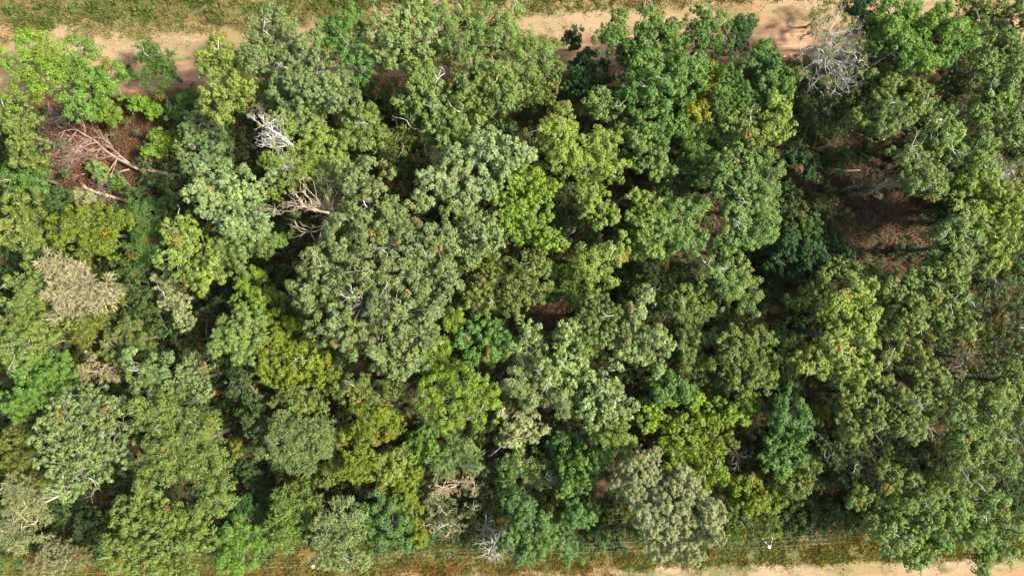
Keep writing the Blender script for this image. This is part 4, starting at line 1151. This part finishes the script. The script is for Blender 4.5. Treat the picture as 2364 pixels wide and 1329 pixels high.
def ground_cover():
    rng = np.random.default_rng(91)
    # dry grass of the upper verge
    x = rng.uniform(-82, 82, 13000); y = lane_y(x) + rng.uniform(5.6, 20, 13000)
    k = pnoise(x, y, 1, 0.5) > -0.9
    grass('dry_grass', 'dry straw-coloured grass along the far side of the upper road', np.stack([x[k], y[k], 0 * x[k]], 1), (0.165, 0.150, 0.055), 0.8, 0.12, rng, 0.3, 0.02)
    # green weeds farther up
    x = rng.uniform(-82, 82, 8000); y = lane_y(x) + rng.uniform(7.5, 22, 8000)
    k = pnoise(x, y, 2, 0.35) > -0.35
    grass('weeds', 'rank green weeds at the top edge beyond the road', np.stack([x[k], y[k], 0 * x[k]], 1), (0.080, 0.125, 0.030), 0.95, 0.18, rng, 0.5, 0.02, 9, 0.3, 0.5)
    # tufts in the shoulder
    x = rng.uniform(-82, 82, 5200); y = lane_y(x) + rng.uniform(1.9, 7.5, 5200)
    k = pnoise(x, y, 3, 0.8) > np.where(x < -36, -0.15, 0.08)
    grass('grass_tufts', 'short scattered grass tufts on the pale road shoulder', np.stack([x[k], y[k], 0 * x[k]], 1), (0.13, 0.125, 0.042), 0.3, 0.07, rng, 0.6, 0.02, 6, 0.2)
    # lower verge
    x = rng.uniform(-82, 82, 15000); y = low_y(x) + rng.uniform(1.4, 11.0, 15000)
    k = pnoise(x, y, 4, 0.6) > -1.1
    grass('tall_grass', 'tall green and rust-brown grass beside the lower road', np.stack([x[k], y[k], 0 * x[k]], 1), (0.125, 0.145, 0.038), 0.75, 0.12, rng, 0.9, 0.15, 8, 0.25, 0.7)
    x = rng.uniform(-82, 30, 4200); y = low_y(x) + rng.uniform(-2.0, 3.0, 4200)
    k = (pnoise(x, y, 5, 0.6) > -0.45) & (x < 14)
    grass('brown_grass', 'red-brown dry grass along the bottom edge', np.stack([x[k], y[k], 0 * x[k]], 1), (0.24, 0.135, 0.055), 0.75, 0.08, rng, 0.3, 0.4, 8, 0.25)
    x = rng.uniform(14, 82, 1500); y = low_y(x) + rng.uniform(-0.8, 2.0, 1500)
    k = pnoise(x, y, 6, 0.9) > 0.2
    grass('grass_tufts', 'short green tufts on the pale lower road edge', np.stack([x[k], y[k], 0 * x[k]], 1), (0.10, 0.11, 0.036), 0.28, 0.07, rng, 0.5, 0.02, 6, 0.2)

    # leafy weed clumps on both verges
    m = 420
    x = rng.uniform(-80, 80, m)
    y = np.where(rng.uniform(0, 1, m) < 0.6, lane_y(x) + rng.uniform(8.5, 19, m), low_y(x) + rng.uniform(4, 10, m))
    kk = pnoise(x, y, 41, 0.45) > -0.1
    x, y = x[kk], y[kk]; m = len(x)
    B = np.stack([x, y, rng.uniform(0.2, 0.7, m)], 1)
    st = dict(STYLES['bush']); st['np_'] = 6; st['nl'] = 14; st['rp'] = 0.3
    tris, tint = foliage(B, rng.uniform(0.3, 1.0, m), unit(rng.normal(0, 0.3, B.shape) + np.array([0, 0, 1])), st, rng, 0.5, 0.6, 0.06)
    tris[:, :, 2] = np.maximum(tris[:, :, 2], 0.05)
    o = tri_obj('weed_clumps', tris, tint, None, (0.075, 0.120, 0.030))
    tag(o, 'leafy weed clumps scattered over the grass verges', 'weeds', kind='stuff')

    # undergrowth through the whole wood: knee- to head-high leafy plants
    n = 19000
    x = rng.uniform(-78, 78, n); y = rng.uniform(-46, 46, n)
    up = lane_y(x) - y; dn = y - low_y(x)
    k = (up > 3.2) & (dn > 6.0)
    dens = 0.75 + 0.3 * pnoise(x, y, 8, 0.25)
    for (px, py, r, f) in ((2050, 540, 115, 0.15), (1990, 440, 80, 0.3), (2000, 330, 70, 0.5), (220, 370, 120, 0.06), (340, 300, 80, 0.3), (1650, 500, 60, 0.15), (1270, 715, 55, 0.05), (1630, 600, 60, 0.3), (560, 1060, 60, 0.3), (340, 220, 50, 0.3)):
        cx, cy = at(px, py)
        dd = np.hypot(x - cx, y - cy) / (r * PXK * CAM_H)
        dens = np.where(dd < 1, dens * f, dens)
    k &= rng.uniform(0, 1, n) < dens
    x, y = x[k], y[k]
    n = len(x)
    hgt = rng.uniform(0.2, 1.0, n) ** 2 * 4.0
    B = np.stack([x, y, hgt + 0.1], 1)
    st = dict(STYLES['bush'])
    st['np_'] = 5; st['nl'] = 13; st['rp'] = 0.42; st['ll'] = 0.3; st['lw'] = 0.22
    D = unit(rng.normal(0, 0.3, B.shape) + np.array([0, 0, 1]))
    tris, tint = foliage(B, rng.uniform(0.5, 1.1, n), D, st, rng, 0.5, 0.4, 0.04)
    tris[:, :, 2] = np.maximum(tris[:, :, 2], 0.05)
    o = tri_obj('undergrowth', tris, tint, None, (0.058, 0.098, 0.032))
    tag(o, 'leafy green undergrowth covering the floor of the wood', 'undergrowth', kind='stuff')

    # fallen leaves
    n = 60000
    x = rng.uniform(-78, 78, n); y = rng.uniform(-46, 46, n)
    k = (lane_y(x) - y > 2.4) & (y - low_y(x) > 5.0) & (pnoise(x, y, 9, 0.6) > -0.6)
    x, y = x[k], y[k]; n = len(x)
    for (px, py, r, m) in ((2050, 520, 120, 3000), (1985, 400, 90, 2000), (250, 370, 150, 6000), (360, 300, 80, 2000), (1650, 510, 60, 2500), (1270, 715, 50, 1500)):
        cx, cy = at(px, py); rr = r * PXK * CAM_H * np.sqrt(rng.uniform(0, 1, m)); aa = rng.uniform(0, 6.28, m)
        x = np.concatenate([x, cx + rr * np.cos(aa)]); y = np.concatenate([y, cy + rr * np.sin(aa)])
    n = len(x)
    c = np.stack([x, y, 0.16 + rng.uniform(0, 0.1, n)], 1)
    a = rng.normal(0, 1, (n, 3)) * np.array([1, 1, 0.25]); a = unit(a) * 0.16
    b = unit(np.cross(a, rng.normal(0, 0.35, (n, 3)) + np.array([0, 0, 1]))) * 0.09
    tris = np.stack([c - a * 0.5 - b, c - a * 0.4 + b, c + a], 1)
    tint = np.zeros((n, 3)); tint[:, 0] = rng.uniform(0.35, 1.5, n); tint[:, 2] = rng.uniform(0, 1, n) ** 3 * 0.6
    o = tri_obj('leaf_litter', tris, tint, None, (0.088, 0.054, 0.030))
    tag(o, 'brown and rust fallen leaves on the floor of the wood', 'leaf litter', kind='stuff')


ground_cover()
tot = sum(len(o.data.polygons) for o in bpy.data.objects if o.type == 'MESH')
print('objects', len(bpy.data.objects), 'faces', tot, 'labels', len(ALL_LABELS))
